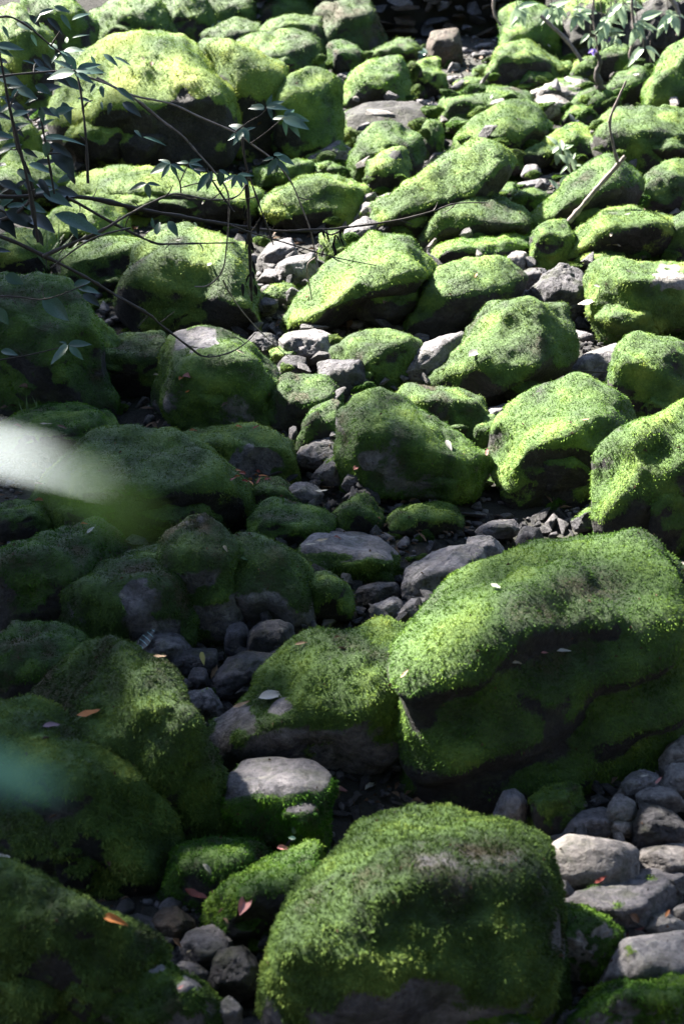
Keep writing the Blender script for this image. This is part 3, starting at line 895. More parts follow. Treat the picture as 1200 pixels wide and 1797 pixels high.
R('twin-humped mossy boulder with pale bare underside', [(275, 1010), (298, 940), (330, 910), (360, 905), (402, 928), (424, 962), (420, 1075), (300, 1075)], 1120,
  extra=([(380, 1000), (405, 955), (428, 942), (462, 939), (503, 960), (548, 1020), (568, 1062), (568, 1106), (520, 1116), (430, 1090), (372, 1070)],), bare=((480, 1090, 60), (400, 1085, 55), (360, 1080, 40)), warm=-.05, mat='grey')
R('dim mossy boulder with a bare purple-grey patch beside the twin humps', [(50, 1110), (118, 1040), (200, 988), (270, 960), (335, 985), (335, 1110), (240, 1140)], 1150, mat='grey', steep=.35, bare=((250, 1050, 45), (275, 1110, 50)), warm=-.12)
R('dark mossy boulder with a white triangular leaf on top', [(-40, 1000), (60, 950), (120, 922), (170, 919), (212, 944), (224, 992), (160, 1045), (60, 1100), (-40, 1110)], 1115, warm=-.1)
R('small mossy stone below the blurred near leaf', [(-20, 908), (18, 882), (72, 890), (90, 924), (-20, 945)], 950, warm=-.02)
# rubble under the twin humps
R('dark purple-grey stone below the twin-humped boulder', [(370, 1196), (398, 1160), (450, 1140), (503, 1148), (500, 1184), (440, 1214), (386, 1216)], 1222, moss=0, mat='dark')
R('rounded dark stone against the pale bare underside', [(430, 1146), (443, 1105), (475, 1085), (518, 1103), (514, 1144), (470, 1166)], 1172, moss=.1, mat='dark')
R('upright dark stone left of the rounded dark stone', [(391, 1136), (398, 1100), (425, 1092), (443, 1110), (434, 1146)], 1152, moss=0, mat='dark')
R('black flat stone beside the yellow leaf', [(296, 1170), (308, 1142), (375, 1136), (388, 1166), (340, 1184)], 1188, moss=0, mat='dark')
R('dark grey stone under the tan leaf', [(328, 1206), (334, 1170), (362, 1172), (370, 1204), (345, 1212)], 1214, moss=0, mat='dark')
R('brownish pitted stone at the end of the rubble', [(314, 1238), (338, 1207), (372, 1210), (390, 1244), (350, 1268)], 1272, moss=.12, mat='grey', rough=1.5)
R('bare grey stone carrying the striped dark leaf', [(222, 1150), (255, 1112), (305, 1104), (335, 1140), (290, 1165)], 1176, moss=.05, mat='grey')
# --- near boulders
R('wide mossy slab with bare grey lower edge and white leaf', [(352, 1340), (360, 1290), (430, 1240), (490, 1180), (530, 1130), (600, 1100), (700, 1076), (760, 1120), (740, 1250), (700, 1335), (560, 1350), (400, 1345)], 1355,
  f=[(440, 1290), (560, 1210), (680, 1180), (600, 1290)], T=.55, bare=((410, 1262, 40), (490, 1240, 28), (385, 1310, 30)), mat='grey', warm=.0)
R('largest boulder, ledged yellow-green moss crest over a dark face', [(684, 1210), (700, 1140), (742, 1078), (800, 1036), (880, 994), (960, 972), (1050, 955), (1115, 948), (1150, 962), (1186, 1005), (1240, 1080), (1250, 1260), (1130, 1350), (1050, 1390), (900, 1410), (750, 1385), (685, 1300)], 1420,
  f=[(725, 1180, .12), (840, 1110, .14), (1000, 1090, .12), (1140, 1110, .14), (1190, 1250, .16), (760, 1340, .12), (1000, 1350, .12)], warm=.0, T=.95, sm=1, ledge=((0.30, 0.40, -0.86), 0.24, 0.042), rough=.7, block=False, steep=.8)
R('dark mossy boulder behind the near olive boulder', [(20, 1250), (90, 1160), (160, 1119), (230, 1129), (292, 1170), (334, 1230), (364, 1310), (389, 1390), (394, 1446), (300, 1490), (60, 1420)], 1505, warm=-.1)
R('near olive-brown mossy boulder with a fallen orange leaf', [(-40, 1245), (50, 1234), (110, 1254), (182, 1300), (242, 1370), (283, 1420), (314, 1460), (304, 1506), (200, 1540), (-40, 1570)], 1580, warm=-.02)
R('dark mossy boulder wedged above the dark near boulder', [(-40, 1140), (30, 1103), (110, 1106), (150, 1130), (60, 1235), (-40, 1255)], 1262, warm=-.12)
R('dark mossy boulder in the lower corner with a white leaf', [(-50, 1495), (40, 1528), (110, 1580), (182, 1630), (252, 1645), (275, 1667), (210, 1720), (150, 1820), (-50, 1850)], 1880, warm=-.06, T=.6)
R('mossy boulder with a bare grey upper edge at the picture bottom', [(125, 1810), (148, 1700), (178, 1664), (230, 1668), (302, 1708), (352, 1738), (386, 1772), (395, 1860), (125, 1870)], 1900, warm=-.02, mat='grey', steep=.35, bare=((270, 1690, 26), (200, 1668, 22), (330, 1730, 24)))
R('brownish stone in the dark gap beside the red leaf', [(255, 1645), (278, 1600), (310, 1594), (340, 1620), (335, 1655), (290, 1668)], 1672, moss=0, mat='brown')
R('purple-grey stone in front of the brownish stone', [(293, 1690), (338, 1630), (380, 1624), (414, 1650), (404, 1686), (340, 1706)], 1712, moss=0, mat='grey')
R('dark angular stone leaning on the near mossy dome', [(366, 1730), (383, 1660), (420, 1659), (460, 1700), (446, 1748), (388, 1748)], 1756, moss=.1, mat='dark')
R('flat grey stone between the purple-grey and the dark angular stone', [(290, 1712), (330, 1682), (368, 1700), (370, 1732), (330, 1734)], 1738, moss=0, mat='grey')
R('small bluish stone at the picture bottom', [(374, 1782), (400, 1745), (424, 1762), (426, 1820), (380, 1830)], 1840, moss=0, mat='grey')
R('block with bare grey flat top and mossy rim, below the wide slab', [(395, 1430), (396, 1370), (418, 1335), (470, 1331), (542, 1339), (574, 1360), (586, 1382), (564, 1436), (490, 1486), (406, 1470)], 1496,
  moss=.68, topbare=True, f=[(412, 1392), (470, 1400), (562, 1372)], mat='grey', warm=-.1, sm=3)
R('low dark mossy rock under the bare-topped block', [(292, 1570), (316, 1490), (380, 1480), (442, 1478), (475, 1498), (455, 1546), (370, 1590), (304, 1594)], 1600, warm=-.1)
R('mossy ridge with a pink curled leaf behind the near dome', [(348, 1622), (400, 1565), (450, 1530), (520, 1490), (572, 1474), (540, 1570), (472, 1650), (440, 1662), (366, 1645)], 1680, warm=.02)
R('near round mossy dome filling the picture bottom', [(450, 1830), (480, 1660), (525, 1560), (585, 1488), (650, 1438), (705, 1408), (770, 1402), (835, 1404), (902, 1430), (945, 1462), (958, 1520), (958, 1640), (975, 1700), (965, 1760), (900, 1800), (640, 1850), (430, 1860)], 1880,
  f=[(520, 1640), (640, 1560), (760, 1540), (900, 1580), (560, 1760, .0), (860, 1740, .02)], warm=.02, T=.7, sm=2, block=False, bare=((740, 1765, 80), (640, 1780, 60)), mat='grey')
R('small angular grey stone on top of the near dome', [(868, 1424), (880, 1392), (900, 1384), (926, 1408), (918, 1438), (884, 1440)], 1448, moss=0, mat='grey')
R('small bright mossy ledge beside the angular grey stone', [(922, 1420), (950, 1394), (1000, 1381), (1020, 1385), (1010, 1408), (950, 1440), (925, 1442)], 1462, f=[(935, 1412), (1005, 1392)], warm=.06)
# stones at the lower right
R('smooth cream-white rounded stone beside the near dome', [(950, 1540), (955, 1490), (985, 1462), (1030, 1454), (1090, 1464), (1128, 1500), (1114, 1536), (1060, 1548), (1000, 1568), (956, 1556)], 1596, moss=0, mat='pale', sm=6, rough=.6)
R('brownish-grey stone behind the cream-white stone', [(980, 1460), (1018, 1425), (1060, 1414), (1080, 1450), (1050, 1468)], 1474, moss=0, mat='grey', sm=4)
R('upright grey stone behind the cream-white stone', [(1060, 1430), (1083, 1393), (1112, 1410), (1120, 1446), (1090, 1462)], 1466, moss=0, mat='lightgrey')
R('large black stone with one white face, right of the cream stone', [(1106, 1446), (1126, 1412), (1180, 1424), (1205, 1450), (1212, 1486), (1140, 1490)], 1496, moss=0, mat='dark')
R('pale rounded stone high at the picture edge', [(1150, 1345), (1172, 1310), (1195, 1294), (1240, 1300), (1240, 1350)], 1356, moss=0, mat='pale')
R('grey blocky stone under the pale edge stone', [(1160, 1388), (1168, 1345), (1240, 1340), (1240, 1398)], 1404, moss=0, mat='lightgrey')
R('streaky grey stone leaning above the black stone', [(1106, 1404), (1140, 1372), (1185, 1388), (1208, 1416), (1150, 1424)], 1430, moss=0, mat='lightgrey')
R('flat pale triangular stone below the black stone', [(1110, 1522), (1128, 1490), (1190, 1477), (1250, 1482), (1250, 1535), (1140, 1540)], 1546, moss=0, mat='pale')
R('flat white stone leaning on the cream-white stone', [(1056, 1540), (1066, 1506), (1105, 1496), (1122, 1516), (1105, 1544), (1070, 1556)], 1570, moss=0, mat='pale')
R('large purple-grey boulder with a mossy corner, below the cream stone', [(952, 1620), (978, 1585), (1040, 1550), (1100, 1524), (1166, 1521), (1194, 1540), (1200, 1574), (1152, 1606), (1120, 1632), (1060, 1630), (1000, 1650), (955, 1642)], 1660, moss=.18, mat='grey', rough=.8)
R('mossy stone with a pinkish face under the purple-grey boulder', [(950, 1650), (968, 1600), (1030, 1588), (1062, 1620), (1094, 1642), (1064, 1686), (1030, 1720), (998, 1716), (982, 1676)], 1728, moss=.45, mat='pale')
R('broad speckled grey boulder at the lower edge', [(1040, 1712), (1078, 1660), (1130, 1634), (1200, 1626), (1260, 1640), (1260, 1750), (1120, 1752), (1036, 1772)], 1795, moss=.1, mat='lightgrey', rough=.8)
R('mossy-fronted grey boulder at the very bottom edge', [(980, 1810), (1036, 1752), (1110, 1720), (1200, 1698), (1260, 1700), (1260, 1850), (985, 1860)], 1890, moss=.5, mat='grey', warm=.05)
R('small pale wedge stone in the dark gap beside the near dome', [(908, 1752), (925, 1734), (948, 1728), (952, 1746), (930, 1762)], 1768, moss=0, mat='grey', shift=-.05)
R('low grey stone with moss patches at the bottom of the picture', [(820, 1800), (850, 1760), (900, 1752), (940, 1780), (950, 1840), (830, 1850)], 1870, moss=.5, mat='grey', shift=-.02)
R('small pale stone at the edge of the speckled boulder', [(1172, 1612), (1185, 1588), (1215, 1582), (1225, 1615)], 1622, moss=0, mat='pale')
R('pale stone glimpsed past the largest boulder crest', [(1168, 1012), (1180, 988), (1230, 985), (1230, 1020)], 1035, moss=0, mat='pale')
R('dim tilted slab inside the black hollow', [(1005, 915), (1040, 890), (1096, 872), (1105, 885), (1070, 915), (1020, 922)], 935, moss=.4, mat='dark')

R('dim far rock among the bright ferns at the top', [(335, 34), (355, -14), (420, -24), (446, 8), (404, 42)], 70, warm=-.05)

R('dim far rock at the very top behind the olive boulder', [(250, 12), (275, -28), (330, -32), (348, 5), (300, 22)], 50, warm=-.05)
R('grey stone with pale streaks leaning on the blocky edge stone', [(1085, 1392), (1100, 1360), (1140, 1348), (1162, 1372), (1130, 1398)], 1402, moss=0, mat='grey')
R('pale chip standing between the upright stone and the black stone', [(1068, 1462), (1080, 1436), (1108, 1440), (1112, 1468), (1085, 1478)], 1480, moss=0, mat='pale')
R('small grey slab tucked under the flat pale triangular stone', [(1140, 1546), (1158, 1526), (1205, 1530), (1212, 1556), (1160, 1564)], 1572, moss=0, mat='grey')
R('pinkish stone wedged between the purple-grey boulder and the speckled boulder', [(1120, 1640), (1138, 1606), (1180, 1600), (1200, 1626), (1160, 1650)], 1660, moss=0, mat='pale')
R('flat grey shard in the rubble behind the largest boulder', [(835, 930), (860, 916), (905, 912), (912, 926), (870, 940)], 944, moss=0, mat='grey')
R('pointed dark shard in the rubble behind the largest boulder', [(905, 950), (918, 920), (945, 925), (955, 950), (928, 958)], 962, moss=0, mat='dark')
R('grey stone half buried under the stained grey boulder', [(650, 1070), (672, 1048), (705, 1050), (715, 1074), (680, 1084)], 1090, moss=0, mat='grey')
R('pale sloping stone at the upper end of the wide mossy slab', [(690, 1082), (720, 1052), (748, 1050), (745, 1074), (710, 1090)], 1094, moss=0, mat='grey')
R('dark wet stone below the moss-fringed flat stone', [(620, 1050), (640, 1022), (690, 1018), (700, 1040), (660, 1058)], 1062, moss=0, mat='dark')

# more rocks that fill the far bank and the far left
R('sunlit mossy rock glimpsed between the shrub leaves', [(-30, 205), (18, 188), (58, 232), (80, 285), (-30, 305)], 312, warm=.16)
R('flat mossy ledge under the shrub, above the main dark branch', [(-30, 312), (30, 272), (112, 285), (135, 335), (40, 358), (-30, 360)], 366, warm=.12)
R('bright mossy ground rock behind the grass tuft', [(-40, 440), (20, 405), (90, 412), (110, 455), (40, 480), (-40, 482)], 490, warm=.18, T=.6)
R('dim far rock at the top behind the mossy slabs', [(438, 20), (480, -12), (556, -14), (566, 30), (452, 46)], 66, warm=-.1)
R('mossy far rock below the shaded olive boulder', [(90, 120), (150, 90), (200, 80), (230, 110), (150, 170), (95, 180)], 170, warm=-.12)
R('small mossy far rock right of the wall foot', [(826, 128), (832, 116), (846, 112), (860, 120), (858, 134), (836, 136)], 140, warm=.05)
R('mossy stone among the white gravel above the flat-topped boulder', [(790, 150), (812, 134), (838, 136), (860, 148), (850, 162), (800, 166)], 168, moss=.6, mat='pale', warm=.1)
R('mossy corner block at the end of the stone wall', [(876, 100), (884, 25), (908, 6), (965, 18), (992, 60), (990, 120)], 124, warm=.12, mat='brown', moss=.85, sm=3)
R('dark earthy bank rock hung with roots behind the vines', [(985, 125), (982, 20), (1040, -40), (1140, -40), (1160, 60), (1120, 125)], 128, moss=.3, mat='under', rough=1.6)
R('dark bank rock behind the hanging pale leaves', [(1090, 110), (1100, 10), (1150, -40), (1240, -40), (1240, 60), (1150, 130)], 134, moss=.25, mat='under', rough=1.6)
R('mossy stone between the low sunny mounds left of the diagonal boulder', [(738, 262), (745, 215), (770, 208), (778, 250), (760, 275)], 280, warm=.1)
R('small mossy wedge under the flat-topped far boulder', [(728, 238), (740, 210), (765, 205), (772, 226), (752, 246)], 250, warm=.08)

# ------------------------------------------------------------------ stone shapes shared by the rubble and the wall
def chip(seed, l=2, sm=1, flat=0.7):
    g = np.random.default_rng(seed)
    P = g.normal(size=(9, 3))
    P /= np.linalg.norm(P, axis=1)[:, None]
    P *= (0.75 + 0.35 * g.random((9, 1)))
    P *= np.array([1.0, 0.78, flat])
    c = P.mean(0)
    Np, H = hull_planes(P - c)
    D = ICO[l][0]
    dn = D @ Np.T
    r = np.where(dn > 1e-4, H[None, :] / np.maximum(dn, 1e-4), 1e9).min(1)
    V = relax(D * r[:, None], l, sm, 0.25)
    if l > 2:
        V = V * (1 + 0.04 * noise(V * 2.2 + seed) + 0.04 * noise(V * 6 + seed))[:, None]
    return V * 0.5, ICO[l][1]


CHIPS = [chip(100 + i, 3, 0, 0.45 + 0.07 * i) for i in range(8)]
CHIP_ME = {(i, m): mesh_np('stone', CHIPS[i][0], CHIPS[i][1], M[m], False) for i in range(8) for m in ('grey', 'dark', 'pale', 'brown', 'lightgrey')}

bpy.context.view_layer.update()
DG = bpy.context.evaluated_depsgraph_get()
CAMO = Vector((0, 0, CAMZ))


def hit(px, py):
    d = Vector(ray(px, py)).normalized()
    ok, loc, nor, idx, ob, mtx = SC.ray_cast(DG, CAMO, d)
    return (loc, nor, ob) if ok else (None, None, None)


# ------------------------------------------------------------------ loose stones, one by one, where gravel shows between boulders
ZONES = [
    ('small pale stone in the white gravel bar among the far boulders', 'white gravel bar stones', (628, 145, 800, 205), 44, (12, 28), ('pale', 'pale', 'grey')),
    ('small stone in the gravel beside the small bright mossy cube', 'gravel by the mossy cube', (685, 255, 760, 345), 18, (10, 22), ('grey', 'pale', 'grey')),
    ('small stone in the gravel beneath the withered hanging leaves', 'gravel under withered leaves', (440, 400, 560, 560), 26, (12, 30), ('grey', 'dark', 'pale')),
    ('small slate stone in the gap right of the pyramid boulder', 'slates beside the pyramid boulder', (630, 520, 735, 600), 40, (14, 36), ('dark', 'dark', 'grey')),
    ('small dark stone in the gravel behind the thin straight twig', 'gravel behind the thin twig', (990, 595, 1100, 660), 22, (12, 26), ('dark', 'grey', 'dark')),
    ('small bluish stone at the foot of the pyramid boulder', 'stones at the pyramid foot', (430, 555, 600, 660), 24, (12, 32), ('grey', 'dark', 'grey')),
    ('small stone in the rubble between the mossy domes and the flat stone', 'rubble above the flat stone', (495, 740, 680, 930), 50, (12, 34), ('grey', 'dark', 'grey')),
    ('small dark stone in the shade behind the largest boulder', 'shards behind the largest boulder', (780, 910, 1010, 1000), 40, (14, 44), ('dark', 'dark', 'grey')),
    ('small dark stone in the gap below the stained grey boulder', 'stones in the dark gap', (600, 1010, 760, 1110), 34, (14, 40), ('dark', 'grey', 'dark')),
    ('small dark stone in the rubble beneath the twin humps', 'rubble beneath the twin humps', (300, 1120, 500, 1270), 18, (16, 36), ('dark', 'dark', 'grey')),
    ('small dark stone between the bare-topped block and the largest boulder', 'stones beside the bare-topped block', (560, 1350, 720, 1440), 18, (16, 38), ('dark', 'dark', 'grey')),
    ('small stone in the heap above the cream-white stone', 'heap above the cream stone', (1000, 1340, 1200, 1500), 40, (18, 52), ('grey', 'pale', 'pale')),
    ('small stone between the large pale stones at the lower edge', 'stones at the lower edge', (940, 1540, 1200, 1780), 20, (18, 40), ('pale', 'grey', 'grey')),
    ('small dark stone in the gap beside the near dome', 'stones in the gap by the near dome', (270, 1590, 470, 1797), 18, (18, 44), ('dark', 'grey', 'dark')),
    ('small stone on the gravel beyond the shaggy sandy-patched boulder', 'gravel at the right edge', (1130, 460, 1200, 620), 14, (12, 26), ('grey', 'pale', 'dark')),
    ('small stone among the far mossy humps', 'far scattered stones', (560, 100, 900, 180), 20, (9, 18), ('pale', 'grey', 'brown')),
]
PLACED = []
LOOSE = []
srng = random.Random(21)
for lab, grp, (x0, y0, x1, y1), cnt, (s0, s1), mats in ZONES:
    made = tries = 0
    cnt = int(cnt * .8)
    while made < cnt and tries < cnt * 14:
        tries += 1
        px, py = srng.uniform(x0, x1), srng.uniform(y0, y1)
        loc, nor, ob = hit(px, py)
        if loc is None or ob.name != 'ground':
            continue
        dep = project(np.array(loc)[None])[2][0]
        sz = srng.uniform(s0, s1) * srng.uniform(.75, 1.15) * dep / FPX
        if any((loc - q).length < 0.30 * (sz + r) for q, r in PLACED):
            continue
        PLACED.append((loc.copy(), sz))
        m = srng.choice(mats)
        o = link('stone', CHIP_ME[(srng.randrange(8), m)], loc=loc + Vector((0, 0, sz * srng.uniform(.1, .3))),
                 rot=(srng.uniform(-.7, .7), srng.uniform(-.7, .7), srng.uniform(0, 6.28)),
                 scale=(sz * srng.uniform(1.0, 1.7), sz, sz * srng.uniform(.45, 1.0)))
        LOOSE.append((o, m, sz, grp, lab))
        made += 1

MCH = []
for i in range(6):
    v_, f_ = chip(300 + i, 3, 1, 0.6 + .05 * i)
    n_, _x = normals(v_, f_)
    q_ = v_ + n_ * (0.035 * noise(v_ * 5 + i))[:, None]
    mk = np.clip(.9 + .5 * noise(v_ * 3 + i) - .5 * sstep(.2, -.3, n_[:, 2]), 0, 1)
    tn = np.clip(.52 + .3 * noise(v_ * 2 + i), 0, 1)
    g_ = np.random.default_rng(400 + i)
    save = CAMZ
    me1 = mesh_np('mossy_stone', q_, f_, M['dark'], True, {'moss': mk, 'tint': tn})
    V0 = q_ + np.array([0, 3.0, CAMZ - 1.6])
    rr = moss_blades(V0, f_, n_, mk, tn, 22.0, 0.6, 0.06, g_)
    me2 = mesh_np('moss', rr[0] - np.array([0, 3.0, CAMZ - 1.6]), rr[1], M['moss'], True, {'tint': rr[2]})
    MCH.append((me1, me2))
made = 0
for tries in range(6000):
    px, py = srng.uniform(0, 1200), srng.uniform(110, 1500) if srng.random() < .45 else srng.uniform(110, 700)
    loc, nor, ob = hit(px, py)
    if loc is None or ob.name != 'ground':
        continue
    dep = project(np.array(loc)[None])[2][0]
    sz = srng.uniform(22, 58) * dep / FPX
    if any((loc - q).length < 0.40 * (sz + r) for q, r in PLACED):
        continue
    PLACED.append((loc.copy(), sz))
    rot = (srng.uniform(-.4, .4), srng.uniform(-.4, .4), srng.uniform(0, 6.28))
    sc = (sz * srng.uniform(.9, 1.4), sz, sz * srng.uniform(.7, 1.15))
    if srng.random() < .6:
        a_, b_ = MCH[srng.randrange(6)]
        rot = (rot[0] * .5, rot[1] * .5, srng.uniform(-.5, .5))
        o = link('mossy_stone', a_, loc=loc + Vector((0, 0, sz * .12)), rot=rot, scale=sc)
        link('moss', b_, o)['kind'] = 'stuff'
        LOOSE.append((o, 'mossy', sz, '', ''))
    else:
        m = srng.choice(('grey', 'grey', 'dark', 'lightgrey'))
        o = link('stone', CHIP_ME[(srng.randrange(8), m)], loc=loc + Vector((0, 0, sz * .15)), rot=rot, scale=sc)
        LOOSE.append((o, m, sz, '', ''))
    made += 1
    if made >= 130:
        break
def crevice(n, x0, y0, x1, y1, s0, s1, mossy, mats, zl=.14):
    m_ = 0
    for tries in range(n * 60):
        px, py = srng.uniform(x0, x1), srng.uniform(y0, y1)
        la, na, oa = hit(px, py)
        lb, nb, ob = hit(px, py + 13)
        if la is None or lb is None or oa is ob or la.y - lb.y < .12 + .012 * la.y:
            continue
        dep = project(np.array(la)[None])[2][0]
        sz = srng.uniform(s0, s1) * dep / FPX
        z_ = float(gz(np.array([la.x]), np.array([la.y]))[0])
        if la.z - z_ > .5 * sz + zl:
            continue
        p = Vector((la.x, la.y - sz * .3, la.z + sz * .08))
        if any((p - q).length < 0.42 * (sz + r) for q, r in PLACED):
            continue
        PLACED.append((p.copy(), sz))
        sc = (sz * srng.uniform(1.0, 1.6), sz, sz * srng.uniform(.6, 1.1))
        if srng.random() < mossy:
            a_, b_ = MCH[srng.randrange(6)]
            o = link('mossy_stone', a_, loc=p, rot=(srng.uniform(-.3, .3), srng.uniform(-.3, .3), srng.uniform(-.5, .5)), scale=sc)
            link('moss', b_, o)['kind'] = 'stuff'
            LOOSE.append((o, 'mossy', sz, '', ''))
        else:
            mm = srng.choice(mats)
            o = link('stone', CHIP_ME[(srng.randrange(8), mm)], loc=p, rot=(srng.uniform(-.8, .8), srng.uniform(-.8, .8), srng.uniform(0, 6.28)), scale=sc)
            LOOSE.append((o, mm, sz, '', ''))
        m_ += 1
        if m_ >= n:
            break
    return m_


n_c = crevice(60, 560, 120, 1200, 480, 20, 46, .6, ('grey', 'pale', 'lightgrey'))
n_c += crevice(46, 560, 95, 1180, 330, 24, 48, .8, ('grey', 'pale'), .45)
n_c += crevice(26, 420, 400, 760, 700, 22, 46, .25, ('grey', 'dark', 'lightgrey'))
n_c += crevice(26, 480, 760, 760, 1110, 22, 48, .2, ('grey', 'dark', 'lightgrey'))
n_c += crevice(14, 300, 1080, 520, 1280, 22, 44, .1, ('dark', 'grey'))
n_c += crevice(34, 960, 1380, 1200, 1780, 24, 60, .08, ('pale', 'lightgrey', 'grey'))
n_c += crevice(12, 260, 1580, 470, 1790, 26, 56, .15, ('dark', 'grey'))
print('fillers', made, 'crevice stones', n_c)
BIG = [(np.array([q for q in (V[::97])]), o['label']) for V, F, o, _l in SURF]


def short(lab):
    for cut in (' with ', ', ', ' in the ', ' behind ', ' under ', ' beside ', ' below ', ' above '):
        i = lab.find(cut)
        if i > 14 and len(lab.split()) > 8:
            lab = lab[:i]
    return ' '.join(lab.split()[:9])


by_key = {}
for o, m, sz, grp, lab in LOOSE:
    p = np.array(o.location)
    near = min(BIG, key=lambda b: np.linalg.norm(b[0] - p, axis=1).min())[1]
    by_key.setdefault((m, near), []).append((sz, o, grp))
for (m, near), L in by_key.items():
    L.sort(key=lambda t: -t[0])
    cw = {'grey': 'mid-grey', 'dark': 'dark', 'pale': 'pale', 'brown': 'brown', 'lightgrey': 'light grey', 'mossy': 'mossy'}[m]
    for i, (sz, o, grp) in enumerate(L):
        nth = ('largest', 'second largest', 'third largest', 'fourth largest', 'fifth largest', 'sixth largest')
        size = 'small' if len(L) == 1 else ('smallest' if i == len(L) - 1 else (nth[i] if i < 6 else 'very small'))
        tag(o, '%s %s loose stone beside the %s' % (size, cw, short(near)), 'stone', 'loose stones by the ' + short(near))

# pebbles and shards nobody could count
gV, gF, goff = [], [], 0
lit_pts = []
CH1 = [chip(200 + i, 1 if i < 2 else 0, 0, 0.6) for i in range(8)]
n_p = 0
for k in range(13000):
    Y = 3.0 + 18.0 * srng.random() ** 1.3
    X = srng.uniform(-1, 1) * (0.26 * Y + 0.5)
    z = float(gz(np.array([X]), np.array([Y]))[0])
    p = Vector((X, Y, z + 0.02))
    d = (p - CAMO)
    ok, loc, nor, idx, ob, mtx = SC.ray_cast(DG, CAMO, d.normalized(), distance=d.length - 0.03)
    if ok and srng.random() > 0.06:
        continue
    s = srng.uniform(0.018, 0.06) * (1 + 0.05 * Y) * (2.2 if srng.random() < .18 else 1)
    if srng.random() < .35:
        lit_pts.append((X, Y, z + srng.uniform(.01, .05)))
    v, f = CH1[srng.randrange(2) if s > .1 else 2 + srng.randrange(6)]
    Rm = np.array(Matrix.Rotation(srng.uniform(0, 6.28), 3, 'Z') @ Matrix.Rotation(srng.uniform(-.6, .6), 3, 'X'))
    gV.append((v * np.array([s * 1.3, s, s * .8])) @ Rm.T + np.array([X, Y, z + s * .12]))
    gF.append(f + goff)
    goff += len(v)
    n_p += 1
go = link('gravel', mesh_np('gravel', np.concatenate(gV), np.concatenate(gF), M['grey'], True))
tag(go, 'dark loose gravel filling the gaps between the boulders', 'gravel', kind='stuff')
for k in range(420):   # crumbs of litter lying on the moss
    loc, nor, ob = hit(srng.uniform(0, 1200), srng.uniform(60, 1797))
    if loc is not None:
        lit_pts.append((loc.x, loc.y, loc.z + .004))
lp = np.concatenate([np.repeat(np.array(lit_pts[:-400]), 2, axis=0), np.array(lit_pts[-400:])])
lg = np.random.default_rng(8)
n_l = len(lp)
jt = np.array([.06, .06, .01])[None] * np.where(np.arange(n_l) < n_l - 400, 1.0, 0.0)[:, None]
lp = lp + lg.normal(size=(n_l, 3)) * jt
a_ = lg.random(n_l) * 6.28
dd = np.stack([np.cos(a_), np.sin(a_), lg.normal(size=n_l) * .3], 1)
ss = np.stack([-np.sin(a_), np.cos(a_), lg.normal(size=n_l) * .4], 1)
ll = ((lg.random(n_l) * .035 + .02) * np.where(np.arange(n_l) < n_l - 400, 1.0, .32) * np.clip(lp[:, 1] / 9, .38, 1.0))[:, None]
LVV = np.stack([lp - dd * ll, lp + ss * ll * .38 + np.array([0, 0, .006]), lp + dd * ll, lp - ss * ll * .38 + np.array([0, 0, .01])], 1).reshape(-1, 3)
k4 = np.arange(n_l) * 4
lo = link('leaf_litter', mesh_np('leaf_litter', LVV, np.concatenate([np.stack([k4, k4 + 1, k4 + 2], 1), np.stack([k4, k4 + 2, k4 + 3], 1)]), M['litter'], False))
tag(lo, 'brown leaf litter caught in the gravel between the boulders', 'leaf litter', kind='stuff')
print('pebbles', n_p, 'stones', len(PLACED))

# ------------------------------------------------------------------ dry stone wall at the head of the ravine
wall = link('dry_stone_wall', None, loc=(1.0, 20.3, 1.9))
tag(wall, 'dark dry stone wall of uneven blocks at the back', 'wall', kind='thing')
zz = 1.75
wr = random.Random(4)
while zz < 3.5:
    hh = wr.uniform(.10, .24)
    xx = -1.4 + wr.uniform(0, .2)
    while xx < 2.7:
        ww = wr.uniform(.10, .46)
        m = wr.choice(('dark', 'grey', 'brown', 'brown', 'dark'))
        o = link('wall_stone', CHIP_ME[(wr.randrange(8), m)], wall, loc=(xx + ww / 2 - 1.0, wr.uniform(-.10, .08), zz + hh / 2 - 1.9 + wr.uniform(-.04, .04)),
                 rot=(wr.uniform(-.4, .4), wr.uniform(-.3, .3), wr.uniform(-.4, .4)), scale=(ww * 1.25, .45, hh * wr.uniform(1.3, 2.0)))
        xx += ww
    zz += hh
o = link('wall_core', mesh_np('wall_core', np.array([(-2.4, .12, -.4), (1.75, .12, -.4), (1.75, .5, -.4), (-2.4, .5, -.4), (-2.4, .12, 1.6), (1.75, .12, 1.6), (1.75, .5, 1.6), (-2.4, .5, 1.6)]),
                              np.array([(0, 1, 5, 4), (1, 2, 6, 5), (2, 3, 7, 6), (3, 0, 4, 7), (4, 5, 6, 7), (0, 3, 2, 1)]), M['ground'], False), wall)
R('rust-stained block standing against the stone wall', [(748, 108), (752, 60), (775, 45), (805, 52), (815, 85), (808, 112)], 116, moss=.12, mat='brown', sm=2)


# ------------------------------------------------------------------ leaves, branches
def leaf_mesh(name, mat, wid, droop, fold, seg=8, tip=1.0, wav=0.0):
    V, F = [], []
    for i in range(seg + 1):
        t = i / seg
        h = wid * (math.sin(math.pi * min(1, t ** 0.8 * 1.0)) ** 0.85) * (1 - 0.25 * t) if 0 < t < 1 else 0.004
        z = -droop * t * t
        wv = wav * math.sin(t * 13)
        V += [(t, -h, z + fold * h + wv), (t, -h * .5, z + fold * h * .5), (t, 0, z), (t, h * .5, z + fold * h * .5), (t, h, z + fold * h - wv)]
    for i in range(seg):
        for j in range(4):
            a = i * 5 + j
            F.append((a, a + 5, a + 6, a + 1))
    return mesh_np(name, np.array(V), np.array(F), M[mat], True)


